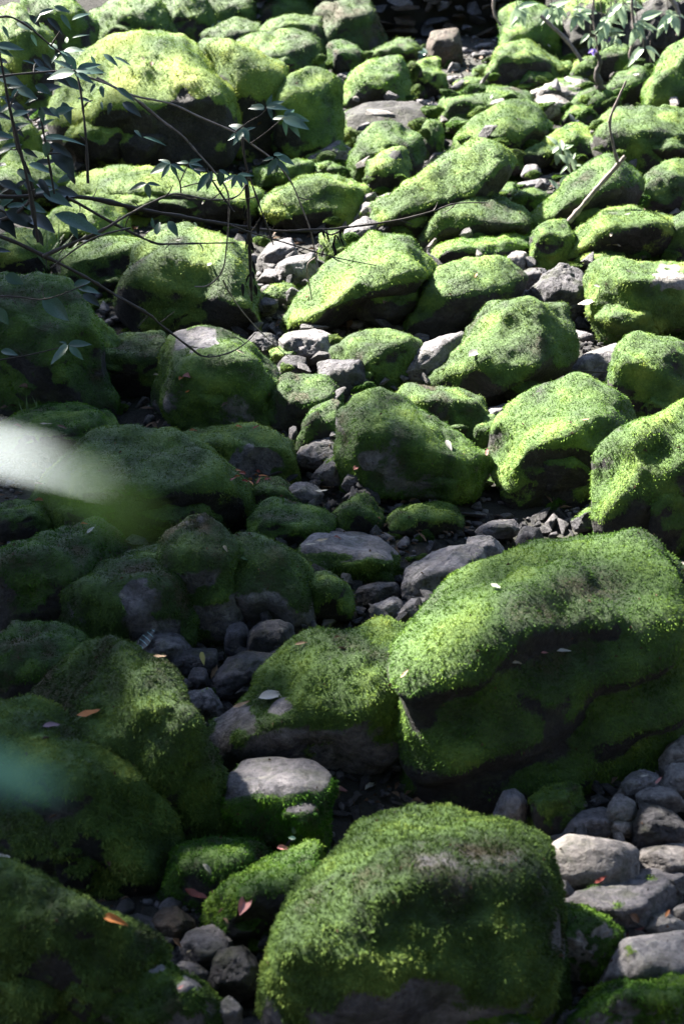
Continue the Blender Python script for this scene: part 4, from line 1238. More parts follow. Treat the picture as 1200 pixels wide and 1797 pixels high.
LEAF = {
    'a': leaf_mesh('leaf', 'leaf', .19, .22, .25), 'b': leaf_mesh('leaf', 'leaf', .26, .25, .2), 'd': leaf_mesh('leaf', 'leaf_dark', .22, .3, .3),
    'w': leaf_mesh('leaf', 'leaf', .33, .22, .25), 'dw': leaf_mesh('leaf', 'leaf_dark', .33, .3, .25), 'n': leaf_mesh('leaf', 'leaf', .10, .25, .3),
    'p': leaf_mesh('leaf', 'leaf_pale', .24, .3, .3), 'x': leaf_mesh('leaf', 'withered', .16, .35, .6, wav=.03),
    'near': leaf_mesh('leaf', 'near_leaf', .17, .1, .1), 'near_t': leaf_mesh('leaf', 'near_leaf_teal', .18, .1, .1), 'near_g': leaf_mesh('leaf', 'near_leaf_green', .14, .1, .1),
    'g': leaf_mesh('leaf', 'grass', .035, .3, .3), 'f': leaf_mesh('petal', 'flower', .3, .2, .2),
}
for k_ in LIT:
    LEAF['lit_' + k_] = leaf_mesh('fallen_leaf', 'lit_' + k_, .17, .10, .45, wav=.012)
    LEAF['lit_' + k_ + '_curled'] = leaf_mesh('fallen_leaf', 'lit_' + k_, .16, .42, 1.0, wav=.035)
    LEAF['lit_' + k_ + '_ragged'] = leaf_mesh('fallen_leaf', 'lit_' + k_, .12, -.18, .2, wav=.03)
LEAF['striped'] = leaf_mesh('fallen_leaf', 'striped', .24, .05, .35)
RIGHT = Vector((1, 0, 0))
UPV = Vector((0, _s, _c))
FWD = Vector((0, _c, -_s))
lr = random.Random(5)


def frame(dirv, nor):
    x = dirv.normalized()
    y = nor.cross(x)
    if y.length < 1e-4:
        y = Vector((0, 0, 1)).cross(x)
    y.normalize()
    z = x.cross(y)
    return Matrix((x, y, z)).transposed()


def put_leaf(parent, mesh, base, dirv, nor, length, name='leaf', width=1.0):
    Rm = frame(dirv, nor)
    o = link(name, mesh, parent)
    L = Vector(base) - (parent.location if parent else Vector((0, 0, 0)))
    o.matrix_basis = Matrix.Translation(L) @ Rm.to_4x4() @ Matrix.Diagonal((length, length * width, length, 1))
    return o


def sleaf(parent, px, py, Y, ang, lpx, kind='a', width=1.0):
    """a leaf that starts at a point of the photo's view and points in a direction across it"""
    b = Vector(U(px, py, Y))
    dep = project(np.array(b)[None])[2][0]
    L = lpx * dep / FPX
    a = math.radians(ang)
    away = lr.uniform(-.35, .35)
    d = RIGHT * math.cos(a) + UPV * math.sin(a) + FWD * away
    n = Vector((lr.uniform(-.35, .35), -.75 + lr.uniform(-.3, .3), .9))
    return put_leaf(parent, LEAF[kind], b, d, n, L, width=width)


def tube(pts, r0, r1, sides=6, jit=0.0):
    """smooth tapered tube through the points"""
    P = [Vector(p) for p in pts]
    Q = []
    for i in range(len(P) - 1):
        p0 = P[max(i - 1, 0)]
        p1, p2 = P[i], P[i + 1]
        p3 = P[min(i + 2, len(P) - 1)]
        for k in range(5):
            t = k / 5
            Q.append(0.5 * ((2 * p1) + (p2 - p0) * t + (2 * p0 - 5 * p1 + 4 * p2 - p3) * t * t + (3 * p1 - p0 - 3 * p2 + p3) * t ** 3))
    Q.append(P[-1])
    V, F = [], []
    n = len(Q)
    for i, q in enumerate(Q):
        tg = (Q[min(i + 1, n - 1)] - Q[max(i - 1, 0)]).normalized()
        a = tg.orthogonal().normalized() if i == 0 else (a - tg * a.dot(tg)).normalized()
        b = tg.cross(a)
        r = r0 + (r1 - r0) * i / (n - 1)
        r *= 1 + jit * lr.uniform(-1, 1)
        if i % 7 == 3:
            r *= 1 + 1.2 * jit
        for k in range(sides):
            t = 2 * math.pi * k / sides
            V.append(q + (a * math.cos(t) + b * math.sin(t)) * r)
    for i in range(n - 1):
        for k in range(sides):
            F.append((i * sides + k, i * sides + (k + 1) % sides, (i + 1) * sides + (k + 1) % sides, (i + 1) * sides + k))
    return np.array([tuple(v) for v in V]), np.array(F)


def branch(parent, pix, Y0, Y1, r0, r1, mat, name='branch', jit=.15):
    n = len(pix)
    pts = []
    for i, p in enumerate(pix):
        Y = p[2] if len(p) > 2 else Y0 + (Y1 - Y0) * i / (n - 1)
        pts.append(U(p[0], p[1], Y))
    V, F = tube(pts, r0, r1, 7, jit)
    loc = np.array((parent.parent or parent).location) if parent else np.array([0, 0, 0])
    return link(name, mesh_np(name, V - loc, F, M[mat], True), parent)


# fallen leaves rest on what the eye meets at that point
FALLEN = [
    (480, 1224, 46, 15, 'white', 'large white fallen leaf on the wide mossy slab'),
    (432, 1582, 58, 70, 'pink', 'pink curled fallen leaf on the mossy ridge behind the near dome'),
    (365, 1528, 24, -50, 'white', 'small white leaf on the low dark mossy rock'),
    (346, 1572, 42, -30, 'red', 'long red leaf beside the mossy ridge'),
    (203, 1616, 40, -20, 'orange', 'bright orange leaf on the dark corner boulder'),
    (652, 1380, 34, 60, 'white', 'pale pointed leaf on stones beside the bare-topped block'),
    (600, 1389, 26, 10, 'pink', 'pinkish leaf on dark stones beside the bare-topped block'),
    (357, 1158, 26, -75, 'yellow', 'yellow-green leaf standing in the dark rubble'),
    (374, 1180, 28, 50, 'tan', 'tan leaf lying on the dark rubble'),
    (158, 1256, 38, 8, 'orange', 'narrow orange leaf on top of the near olive boulder'),
    (92, 1276, 28, 12, 'violet', 'dull violet leaf on the near olive boulder'),
    (160, 933, 22, 70, 'white', 'white triangular leaf on the dark left boulder'),
    (150, 922, 14, 20, 'orange', 'small orange leaf behind the white triangular leaf'),
    (75, 880, 24, 10, 'red', 'dark red leaf in the gap under the blurred near leaf'),
    (70, 851, 16, 40, 'tan', 'tan leaf in the shade under the blurred near leaf'),
    (334, 662, 26, 20, 'pink', 'pink leaf on the bare-crowned dark boulder'),
    (320, 664, 16, 70, 'orange', 'orange leaf beside the pink leaf on the dark boulder'),
    (277, 660, 14, 10, 'cream', 'cream leaf on the shoulder of the bare-crowned boulder'),
    (330, 690, 12, 50, 'orange', 'tiny orange leaf low on the bare-crowned boulder'),
    (422, 620, 16, -20, 'cream', 'cream leaf under the crooked twig on the dark boulder'),
    (562, 866, 22, 30, 'white', 'white leaf on the light brown rubble stone'),
    (566, 951, 20, 0, 'cream', 'cream leaf on the flat-topped stream stone'),
    (545, 958, 18, 10, 'white', 'white leaf at the edge of the flat-topped stream stone'),
    (592, 945, 14, 0, 'pink', 'small pinkish leaf in the middle of the flat-topped stone'),
    (870, 1034, 24, -65, 'white', 'white forked leaf on the crest of the largest boulder'),
    (988, 1146, 26, 15, 'white', 'pale leaf on a ledge of the largest boulder'),
    (905, 1165, 20, 10, 'cream', 'pale leaf on the lower ledge of the largest boulder'),
    (955, 1150, 12, 20, 'pink', 'pinkish leaf beside the pale leaf on the ledge'),
    (710, 1186, 22, 60, 'tan', 'tan leaf at the edge of the largest boulder'),
    (530, 1132, 22, 20, 'tan', 'tan leaf on the upper edge of the wide mossy slab'),
    (833, 621, 34, 55, 'white', 'slender white leaf on the tall peaked boulder'),
    (787, 784, 24, -75, 'white', 'white twig-like leaf on the wide sloping boulder'),
    (1026, 740, 12, 0, 'pink', 'pink leaf on the rounded shaggy boulder'),
    (853, 797, 18, 80, 'pink', 'pinkish leaf at the tip of the wide sloping boulder'),
    (835, 486, 12, 70, 'orange', 'reddish leaf on the broad mossy boulder'),
    (1034, 534, 38, 5, 'white', 'curled white leaf beside the angular dark slate'),
    (1050, 505, 18, 0, 'white', 'white leaf on the shaggy sandy-patched boulder'),
    (1076, 430, 26, 20, 'cream', 'cream twig-like leaf on the broad bright mound'),
    (1072, 412, 16, 80, 'cream', 'short cream leaf above the twig-like leaf on the bright mound'),
    (1100, 378, 12, 30, 'white', 'white speck of leaf on the crest of the bright mound'),
    (625, 822, 18, 60, 'pink', 'pink leaf in the rubble under the wide sloping boulder'),
    (430, 985, 18, 10, 'green', 'green leaf on the twin-humped boulder'),
    (396, 965, 12, -60, 'cream', 'tiny cream leaf between the twin humps'),
    (8, 1506, 30, -40, 'white', 'white leaf on the crest of the dark corner boulder'),
    (645, 1562, 0, 0, '', ''),
    (862, 172, 12, 80, 'white', 'white leaf on the flat-topped far boulder'),
    (1115, 133, 12, 20, 'white', 'white leaf on the round boulder near the twisted root'),
    (960, 80, 14, -70, 'white', 'white hanging leaf behind the pointed boulder'),
    (315, 424, 12, 40, 'white', 'white leaf on the crest of the big dark-faced boulder'),
    (368, 466, 12, 70, 'white', 'white leaf beside the crooked vine on the dark-faced boulder'),
    (150, 425, 16, 20, 'white', 'white leaf on the sunlit ledge behind crossing branches'),
    (165, 420, 14, 60, 'pink', 'pale pink leaf on the sunlit ledge behind crossing branches'),
    (357, 357, 10, 80, 'white', 'white leaf at the end of the long sunlit slab'),
    (540, 522, 12, 80, 'pink', 'pinkish leaf at the foot of the dry vine on the pyramid boulder'),
    (676, 530, 16, 80, 'tan', 'tan pointed leaf on the slates beside the pyramid boulder'),
    (1106, 1638, 44, 35, 'pink', 'long pink leaf wedged between the two large grey boulders'),
    (1112, 1612, 26, -30, 'brown', 'brown curled leaf above the long pink leaf'),
    (1052, 1544, 22, 30, 'red', 'red leaf under the cream-white stone'),
    (1170, 1606, 18, 70, 'orange', 'orange leaf between stones at the edge'),
    (1150, 1372, 20, 40, 'pink', 'pink leaf in the stone heap'),
    (1130, 1366, 14, 0, 'white', 'white leaf in the stone heap'),
    (498, 1490, 20, 0, 'pink', 'pinkish leaf in the gap below the bare-topped block'),
    (318, 1735, 12, 50, 'pink', 'tiny pink leaf on the mossy boulder at the bottom'),
    (335, 1672, 10, 50, 'cream', 'tiny cream leaf on the purple-grey stone'),
    (80, 748, 22, 0, 'cream', 'cream leaf litter beside the spiky grass tuft'),
    (35, 750, 20, 10, 'tan', 'tan leaf on the low boulder with the spiky grass'),
    (110, 752, 18, -30, 'brown', 'brown leaf on the low boulder with the spiky grass'),
    (50, 682, 30, 15, 'brown', 'dull brown leaf on the dark rock under the shrub'),
    (425, 1240, 30, 20, 'tan', 'tan leaf on the bare edge of the wide mossy slab'),
    (280, 1157, 20, 0, 'tan', 'tan leaf edge beside the bare grey striped-leaf stone'),
    (340, 757, 14, 30, 'orange', 'orange leaf on the back edge of the mossy slab'),
    (420, 751, 12, 0, 'orange', 'reddish leaf on the top of the bare-fronted mossy slab'),
    (450, 752, 12, 20, 'red', 'small red leaf on the top of the bare-fronted mossy slab'),
]
spots = []
for px, py, lp, an, colr, lab in FALLEN:
    if lp:
        spots.append((hit(px, py), lp, an, 'lit_' + colr, lab, None))
spots.append((hit(262, 1121), 40, 55, 'striped', 'black leaf with pale blue stripes on the bare grey stone', None))
for px, py in ((415, 838), (424, 832), (436, 843), (446, 836), (440, 850), (455, 846), (428, 846), (462, 838), (418, 828), (470, 842), (408, 845), (450, 828)):
    spots.append((hit(px, py), lr.uniform(11, 18), lr.uniform(0, 180), lr.choice(('lit_orange', 'lit_red', 'lit_tan', 'lit_orange')),
                  'small orange leaf in the litter under the bare-fronted slab', 'orange leaf litter'))
STK = [(997, 389), (1022, 360), (1046, 331), (1071, 303), (1096, 274)]
stickhits = {k: hit(*k) for k in STK + [(1032, 652)]}
for (loc, nor, ob), lp, an, key, lab, grp in spots:
    if loc is None:
        continue
    dep = project(np.array(loc)[None])[2][0]
    L = lp * dep / FPX * 1.12
    a = math.radians(an)
    o_n = Vector((0, -.25, .9))
    if ob.name.startswith('moss') and ob.name != 'moss_x':
        n = (o_n + Vector((lr.uniform(-.2, .2), lr.uniform(-.3, .1), 0))).normalized()
    else:
        n = (nor + o_n).normalized()
    d = RIGHT * math.cos(a) + UPV * math.sin(a)
    d = (d - n * d.dot(n)).normalized()
    base = loc + n * 0.012 - d * (L * .5)
    key = key + lr.choice(('', '_curled', '_ragged')) if key.startswith('lit_') else key
    o = put_leaf(None, LEAF[key], base, d, n, L, 'fallen_leaf', lr.uniform(.8, 1.6))
    tag(o, lab, 'leaf', grp)

# forked dead stick leaning on the slab
ys = [stickhits[k][0].y for k in STK]
y0 = min(ys[0], ys[1])
sl = min((ys[i] - y0) / i for i in (1, 2, 3)) if len(ys) > 3 else 0
yk = [min(y0 + max(sl, 0) * i, min(ys)) - .10 if i == 0 else y0 + min(max(sl, 0), .25) * i - .10 for i in range(5)]
st = link('forked_stick', None, loc=U(997, 389, yk[0]))
tag(st, 'bare forked dead stick propped on the long slanting mossy slab', 'stick')
branch(st, [(k[0], k[1], yk[i]) for i, k in enumerate(STK)], 0, 0, .021, .016, 'stick', 'stick_stem', .2)
branch(st, [(1084, 287), (1076, 258), (1069, 214), (1082, 178), (1098, 142)], yk[4] - .02, yk[4] - .1, .013, .007, 'stick', 'stick_fork', .25)
tl = stickhits[(1032, 652)][0]
tw = link('thin_twig', None, loc=U(990, 651, tl.y - .05))
tag(tw, 'thin straight dark twig bridging the gap before the purple-grey stone', 'twig')
branch(tw, [(986, 650), (1010, 650), (1050, 653), (1084, 653)], tl.y - .05, tl.y - .05, .006, .004, 'twig', 'twig_stem', .1)
rt = link('twisted_root', None, loc=U(1040, 188, row_y(206) + .25))
tag(rt, 'twisted grey root standing among the far mossy stones', 'root')
yr = row_y(206) + .2
branch(rt, [(1030, 192), (1044, 178), (1053, 155), (1046, 130), (1052, 108), (1045, 92)], yr, yr, .045, .022, 'twig', 'root_stem', .35)
branch(rt, [(1046, 172), (1030, 176), (1010, 186)], yr, yr - .1, .035, .02, 'twig', 'root_spur', .3)
dt = link('leaning_stick', None, loc=U(1020, 106, row_y(148)))
tag(dt, 'thin dark stick leaning on the bank beside the hanging plants', 'stick')
branch(dt, [(948, 28), (970, 48), (995, 72), (1020, 107)], row_y(155), row_y(155), .02, .022, 'stick', 'stick_stem')

# ------------------------------------------------------------------ overhanging shrub
YS = 6.2
shrub = link('leafy_shrub', None, loc=(-2.75, 6.2, float(gz(np.array([-2.75]), np.array([6.2]))[0])))
tag(shrub, 'dark leafy shrub overhanging from the left with long bare branches', 'shrub')
for pix, Y0, Y1, r0, r1 in [
    ([(-150, 330), (0, 345), (80, 343), (160, 348), (250, 368), (330, 382), (400, 394), (480, 405), (560, 403), (600, 400), (700, 386), (760, 370), (800, 357), (855, 356)], 6.2, 7.2, .017, .0035),
    ([(-120, 380), (0, 414), (80, 450), (150, 486), (200, 516), (262, 552), (280, 568), (330, 607), (360, 626), (400, 620), (430, 603), (448, 585)], 6.0, 6.6, .013, .003),
    ([(75, 450), (120, 430), (180, 404), (230, 374), (290, 345), (318, 341), (370, 351), (415, 345), (432, 322)], 6.05, 6.6, .010, .004),
    ([(118, 346), (140, 358), (200, 392), (268, 425), (300, 428), (350, 427), (412, 426)], 6.15, 6.5, .010, .004),
    ([(404, 395), (440, 408), (480, 420), (520, 432), (580, 450), (660, 466)], 6.5, 6.8, .006, .003),
    ([(68, 425), (52, 330), (30, 240), (18, 190), (5, 120), (-10, 40)], 6.1, 6.0, .012, .005),
    ([(60, 345), (50, 300), (32, 260), (20, 205)], 6.15, 6.1, .010, .006),
    ([(155, 322), (152, 250), (146, 190), (140, 148), (134, 128)], 6.2, 6.3, .008, .005),
    ([(96, 340), (84, 270), (72, 205), (70, 190)], 6.15, 6.1, .008, .005),
    ([(-100, 160), (0, 135), (60, 128), (130, 124), (180, 130)], 6.0, 6.4, .008, .005),
    ([(-80, 60), (0, 30), (40, 40), (90, 80), (110, 95)], 6.0, 6.2, .008, .004),
    ([(362, 296), (375, 320), (405, 365), (412, 372)], 6.5, 6.5, .008, .004),
    ([(425, 240), (432, 290), (450, 345), (470, 400), (480, 430)], 6.5, 6.6, .007, .004),
    ([(230, 400), (160, 420), (90, 470)], 6.1, 6.0, .006, .004),
    ([(-90, 520), (20, 520), (80, 525), (150, 500)], 6.0, 6.1, .006, .003),
    ([(-60, 640), (40, 625), (118, 607)], 6.2, 6.2, .005, .003),
    ([(-160, 420), (-60, 400), (20, 380), (60, 345)], 6.2, 6.15, .014, .010),
]:
    bro = branch(shrub, pix, Y0, Y1, r0 * .72, r1 * .75, 'twig', jit=.22)
    for i in range(1, len(pix) - 1):
        if pix[i][0] > -20 and lr.random() < .75:
            Yi = Y0 + (Y1 - Y0) * i / (len(pix) - 1)
            ang, l_ = lr.uniform(0, 6.28), lr.uniform(10, 34)
            mx_, my_ = pix[i][0] + math.cos(ang) * l_ * .5 + lr.uniform(-4, 4), pix[i][1] + math.sin(ang) * l_ * .5 + lr.uniform(-4, 4)
            branch(bro, [pix[i], (mx_, my_), (pix[i][0] + math.cos(ang) * l_, pix[i][1] + math.sin(ang) * l_)], Yi, Yi + lr.uniform(-.05, .05), r1 * .8, r1 * .4, 'twig', 'twig', .3)
LV = [  # px, py, angle, length, kind
    (132, 127, 183, 52, 'b'), (133, 124, 5, 50, 'b'), (134, 129, -25, 36, 'a'), (128, 122, 150, 40, 'a'), (136, 122, 25, 46, 'a'), (205, 154, -32, 38, 'a'), (178, 150, -80, 22, 'b'), (168, 146, -120, 20, 'a'),
    (105, 92, -130, 24, 'a'), (106, 90, -20, 26, 'a'), (108, 92, -50, 24, 'a'), (112, 90, 5, 38, 'a'), (128, 66, 20, 30, 'n'), (100, 88, 130, 26, 'b'), (118, 76, 100, 16, 'p'),
    (-8, 80, 2, 50, 'a'), (-5, 86, -18, 30, 'b'), (-6, 134, -10, 50, 'b'), (30, 156, -22, 40, 'w'), (62, 150, -20, 32, 'w'), (72, 188, -85, 28, 'b'), (88, 188, -45, 28, 'a'), (22, 204, 30, 34, 'b'),
    (40, 106, -5, 28, 'n'), (60, 42, 60, 22, 'a'), (30, 40, -20, 38, 'b'), (70, 25, 20, 30, 'a'), (5, 45, -60, 24, 'a'), (10, 108, 160, 20, 'a'), (55, 60, -60, 22, 'a'), (95, 12, -10, 30, 'a'),
    (160, 98, -60, 20, 'a'), (182, 95, -35, 34, 'a'), (200, 100, -20, 36, 'n'), (236, 228, -40, 20, 'a'), (252, 240, -14, 42, 'n'), (178, 178, -80, 16, 'a'), (195, 180, -100, 22, 'd'), (215, 180, -30, 40, 'd'),
    (76, 243, 10, 46, 'a'), (80, 240, 2, 70, 'n'), (88, 252, -25, 44, 'd'), (84, 248, -100, 28, 'b'), (96, 262, -50, 60, 'dw'), (40, 262, -20, 30, 'd'), (50, 288, -10, 48, 'a'), (60, 292, 20, 40, 'd'), (30, 300, -30, 40, 'a'),
    (38, 358, -8, 46, 'w'), (10, 372, -18, 60, 'dw'), (48, 380, -20, 58, 'dw'), (-10, 372, -40, 60, 'dw'), (96, 376, -15, 92, 'a'), (124, 392, -60, 30, 'b'), (76, 340, -14, 54, 'b'), (86, 344, 15, 50, 'd'), (20, 330, 190, 30, 'd'), (100, 330, -10, 40, 'd'),
    (12, 290, 170, 30, 'd'), (20, 260, 200, 36, 'b'), (46, 318, -150, 30, 'd'), (24, 222, -40, 26, 'd'), (120, 300, -60, 26, 'd'), (-10, 200, -10, 34, 'd'), (-12, 250, 20, 30, 'd'), (0, 320, -15, 40, 'd'), (60, 400, -60, 34, 'd'), (-10, 440, 10, 30, 'd'),
    (270, 400, 100, 18, 'b'), (275, 412, 82, 26, 'b'), (296, 388, -55, 32, 'b'), (340, 390, -40, 10, 'p'),
    (74, 524, -35, 60, 'w'), (-6, 540, -55, 36, 'w'), (138, 506, -5, 38, 'b'), (130, 502, 25, 32, 'b'), (146, 516, -30, 36, 'd'),
    (120, 605, 8, 40, 'b'), (120, 606, 205, 24, 'b'), (120, 608, 220, 44, 'a'), (122, 608, -40, 34, 'a'), (118, 603, 160, 14, 'a'), (2, 616, -5, 30, 'b'), (10, 484, -20, 34, 'w'),
    (388, 300, -95, 28, 'b'), (368, 304, -125, 40, 'a'), (372, 300, -110, 34, 'a'), (384, 298, -20, 24, 'a'), (362, 300, 160, 26, 'd'),
]
for px, py, an, ln_, kd in LV:
    sleaf(shrub, px, py, YS + lr.uniform(-.12, .12), an, ln_, kd, lr.uniform(.85, 1.15))
for k in range(70):   # the thick leafy part at the shrub's heart
    px = -70 + 210 * lr.random() ** 1.3
    py = lr.uniform(20, 400)
    sleaf(shrub, px, py, YS + lr.uniform(0, .9), lr.uniform(-70, 40) + (180 if lr.random() < .3 else 0), lr.uniform(24, 46), lr.choice('daabd'), lr.uniform(.8, 1.2))

# pale dry vines with small whorls of leaves
v1 = link('dry_vine', None, loc=U(556, 470, 6.9))
tag(v1, 'pale dry vine hanging before the humped boulder, with whorls of leaves', 'vine')
branch(v1, [(134, 128), (190, 148), (235, 168), (300, 182), (350, 205), (412, 232), (440, 252), (478, 280), (510, 318), (530, 365), (545, 405), (552, 440), (556, 470)], 6.4, 6.9, .005, .003, 'vine', 'vine_stem')
branch(v1, [(412, 232), (435, 215), (460, 200), (470, 185)], 6.62, 6.6, .004, .002, 'twig', 'vine_stem')
branch(v1, [(440, 252), (470, 230), (498, 206)], 6.65, 6.6, .004, .002, 'twig', 'vine_stem')
branch(v1, [(524, 346), (538, 350), (550, 349)], 6.72, 6.7, .003, .0015, 'twig', 'vine_stem')
for cx, cy, lst in ((468, 190, ((150, 26), (20, 34), (60, 24), (-10, 40), (170, 30), (-60, 26))), (500, 206, ((-20, 50), (-50, 40), (5, 48), (-75, 28), (170, 30), (40, 26))),
                    (432, 226, ((200, 36), (235, 34), (-80, 30), (150, 34), (20, 20))), (484, 276, ((-40, 36), (-15, 38), (-80, 26), (-130, 32), (20, 20), (190, 20)))):
    for an, ln_ in lst:
        sleaf(v1, cx + lr.uniform(-4, 4), cy + lr.uniform(-4, 4), 6.62 + lr.uniform(-.05, .05), an + lr.uniform(-8, 8), ln_, lr.choice('aab'), 1.0)
v2 = link('dry_vine', None, loc=U(342, 503, 6.6))
tag(v2, 'pale crooked vine hooking down over the big dark-faced boulder', 'vine')
branch(v2, [(170, 136), (210, 158), (250, 182), (285, 212), (320, 238), (345, 266), (375, 300), (400, 338), (401, 390), (397, 440), (392, 470), (380, 490), (362, 502), (342, 503)], 6.45, 6.6, .0055, .003, 'vine', 'vine_stem')
branch(v2, [(240, 176), (262, 196), (305, 228), (333, 250)], 6.5, 6.5, .004, .003, 'twig', 'vine_stem')
v3 = link('dry_vine', None, loc=U(508, 628, 7.0))
tag(v3, 'thin pale vine slanting down to the gravel beside the dark-faced boulder', 'vine')
branch(v3, [(392, 492), (402, 512), (425, 546), (455, 580), (480, 603), (508, 628)], 6.6, 7.6, .004, .002, 'vine', 'vine_stem')
v4 = link('dry_vine', None, loc=U(546, 522, 8.0))
tag(v4, 'short pale hooked twig dangling at the pyramid boulder edge', 'vine')
branch(v4, [(556, 445), (553, 452), (541, 462), (539, 480), (544, 505), (547, 526)], 7.2, 8.0, .004, .003, 'vine', 'vine_stem')
sp = link('leafy_sprig', None, loc=U(330, 340, 6.5))
tag(sp, 'small leafy sprig with drooping teal leaves before the long sunlit slab', 'sprig')
branch(sp, [(318, 341), (316, 320), (306, 300), (300, 286)], 6.45, 6.45, .004, .002, 'twig', 'stem')
branch(sp, [(316, 320), (325, 300), (332, 286)], 6.45, 6.45, .003, .002, 'twig', 'stem')
branch(sp, [(316, 330), (345, 322), (380, 316), (416, 308)], 6.45, 6.5, .003, .002, 'twig', 'stem')
for cx, cy, lst in ((300, 288, ((200, 40), (230, 30), (-60, 26), (-20, 30), (150, 26))), (332, 286, ((-40, 30), (170, 24), (-10, 26), (20, 24))), (416, 308, ((-30, 26), (-60, 24), (200, 30), (240, 24), (10, 30))), (258, 322, ((190, 36), (-80, 26), (0, 24)))):
    for an, ln_ in lst:
        sleaf(sp, cx, cy, 6.45 + lr.uniform(-.05, .05), an, ln_, lr.choice('aab'))
wl = link('withered_plant', None, loc=U(440, 520, 6.8))
tag(wl, 'withered dark plant hanging in tatters before the gravel', 'plant')
branch(wl, [(430, 300), (436, 360), (438, 420), (440, 480), (442, 528)], 6.6, 6.8, .010, .005, 'twig', 'stem', .4)
for k in range(14):
    sleaf(wl, lr.uniform(425, 450), lr.uniform(330, 510), 6.7 + lr.uniform(-.06, .06), -90 + lr.uniform(-40, 40), lr.uniform(14, 28), 'x', lr.uniform(.7, 1.2))
wl2 = link('withered_plant', None, loc=U(575, 404, 6.75))
tag(wl2, 'cluster of withered leaves drooping from the long dark branch', 'plant')
branch(wl2, [(565, 403), (580, 412), (596, 405)], 6.75, 6.75, .005, .004, 'twig', 'stem', .3)
for k in range(9):
    sleaf(wl2, lr.uniform(563, 600), lr.uniform(400, 436), 6.75 + lr.uniform(-.05, .05), -90 + lr.uniform(-35, 35), lr.uniform(16, 32), 'x', lr.uniform(.5, .9))

# ------------------------------------------------------------------ small plants
def plant(px, py, by, n, lpx, kind, label, name='leafy_plant', up=True, group=None, cat='plant', stem=24):
    Y = row_y(by)
    top = U(px, py, Y)
    bot = U(px + lr.uniform(-6, 6), py + (stem if up else -stem), Y)
    p = link(name, None, loc=bot)
    tag(p, label, cat, group)
    V, F = tube([bot, (np.array(bot) + np.array(top)) / 2 + np.array([lr.uniform(-.03, .03), 0, 0]), top], .008, .004, 5)
    link('stem', mesh_np('stem', V - np.array(bot), F, M['twig'], True), p)
    for k in range(n):
        an = (360 / n) * k + lr.uniform(-25, 25)
        sleaf(p, px + lr.uniform(-8, 8), py + lr.uniform(-7, 7), Y + lr.uniform(-.08, .08), an if up else an * .5 + 180 + 45, lpx * lr.uniform(.7, 1.2), kind, lr.uniform(.8, 1.1))
    return p


plant(905, 214, 265, 9, 20, 'p', 'small pale-leaved plant on the end of the long sunlit mound')
plant(985, 262, 300, 8, 26, 'p', 'pale seedling with broad leaves on the bright mound')
plant(1000, 285, 310, 7, 24, 'p', 'pale seedling drooping below its twin on the bright mound')
plant(985, 325, 340, 5, 26, 'p', 'pale leaf pair beside the slanting slab top')
plant(1180, 212, 260, 7, 34, 'p', 'pale narrow-leaved plant on the overhanging boulder')
plant(1008, 214, 262, 4, 22, 'd', 'thin dark-stemmed plant with one pale flag leaf', stem=70)
plant(395, 40, 70, 10, 24, 'p', 'bright fern-like plant behind the huge boulder crest')
plant(372, 58, 84, 8, 22, 'p', 'small bright fern beside the huge boulder crest')
plant(412, 8, 60, 9, 22, 'p', 'bright leafy plant at the top above the flat grey stone')
plant(625, 132, 150, 6, 16, 'p', 'tiny bright plant on the soft sunlit mound')
plant(742, 96, 112, 7, 14, 'b', 'tiny green plant at the foot of the wall')
plant(680, 135, 150, 6, 18, 'b', 'small green plant on the sunlit mound slope')
HANG = 'pale plants hanging from the bank'
for i, (px, py, n, lp, lab) in enumerate([(908, 18, 10, 34, 'yellow-green grassy plant hanging over the corner block'), (968, 14, 9, 34, 'pale plant with drooping leaves left of the vines'), (1012, 20, 10, 32, 'pale plant hanging beside the leaning stick'),
                                          (1058, 40, 11, 34, 'pale drooping leaf cluster above the black-faced boulder'), (1072, 62, 8, 26, 'whitish leaf cluster dangling under the drooping cluster'), (1036, 62, 6, 24, 'small pale leaf fan above the violet flowers'),
                                          (1118, 40, 8, 34, 'pale leaves hanging before the dark hollow of the bank'), (1128, 84, 4, 34, 'pair of long pale leaves beside the tall block'), (1172, 26, 9, 34, 'pale leaf cluster hanging at the top corner'), (1146, 130, 4, 22, 'small pale leaf beside the round boulder'), (1092, 10, 9, 34, 'leafy pale plant at the top edge above the bank')]):
    plant(px, py, 150, n, lp, 'p', lab, 'hanging_plant', False, HANG, stem=60)
for px, py, lab in ((1067, 64, 'violet flower hanging over the bank'), (1040, 86, 'violet flower above the small mossy stone')):
    Y = row_y(150)
    p = link('violet_flower', None, loc=U(px, py, Y))
    tag(p, lab, 'flower')
    V, F = tube([U(px, py - 26, Y), U(px + 2, py - 12, Y), U(px, py, Y)], .006, .004, 5)
    link('stem', mesh_np('stem', V - np.array(p.location), F, M['twig'], True), p)
    for k in range(5):
        o = sleaf(p, px, py, Y, -90 + lr.uniform(-70, 70), 12, 'f')
        o.name = 'petal'
for pix, r, lab in (([(1110, -20), (1108, 10), (1112, 60), (1104, 100), (1118, 118)], .02, 'bare root dangling before the dark hollow of the bank'), ([(1160, -20), (1185, 10), (1190, 40), (1188, 62)], .03, 'thick bare root hanging above the tall block'),
                    ([(1042, -20), (1040, 30), (1046, 70), (1048, 96)], .012, 'thin root dangling above the violet flowers'), ([(868, -20), (866, 20), (878, 45)], .02, 'pale root hanging at the end of the wall')):
    Y = row_y(150)
    p = link('hanging_root', None, loc=U(pix[0][0], pix[0][1], Y))
    tag(p, lab, 'root')
    branch(p, pix, Y, Y, r, r * .6, 'vine', 'root_stem', .25)


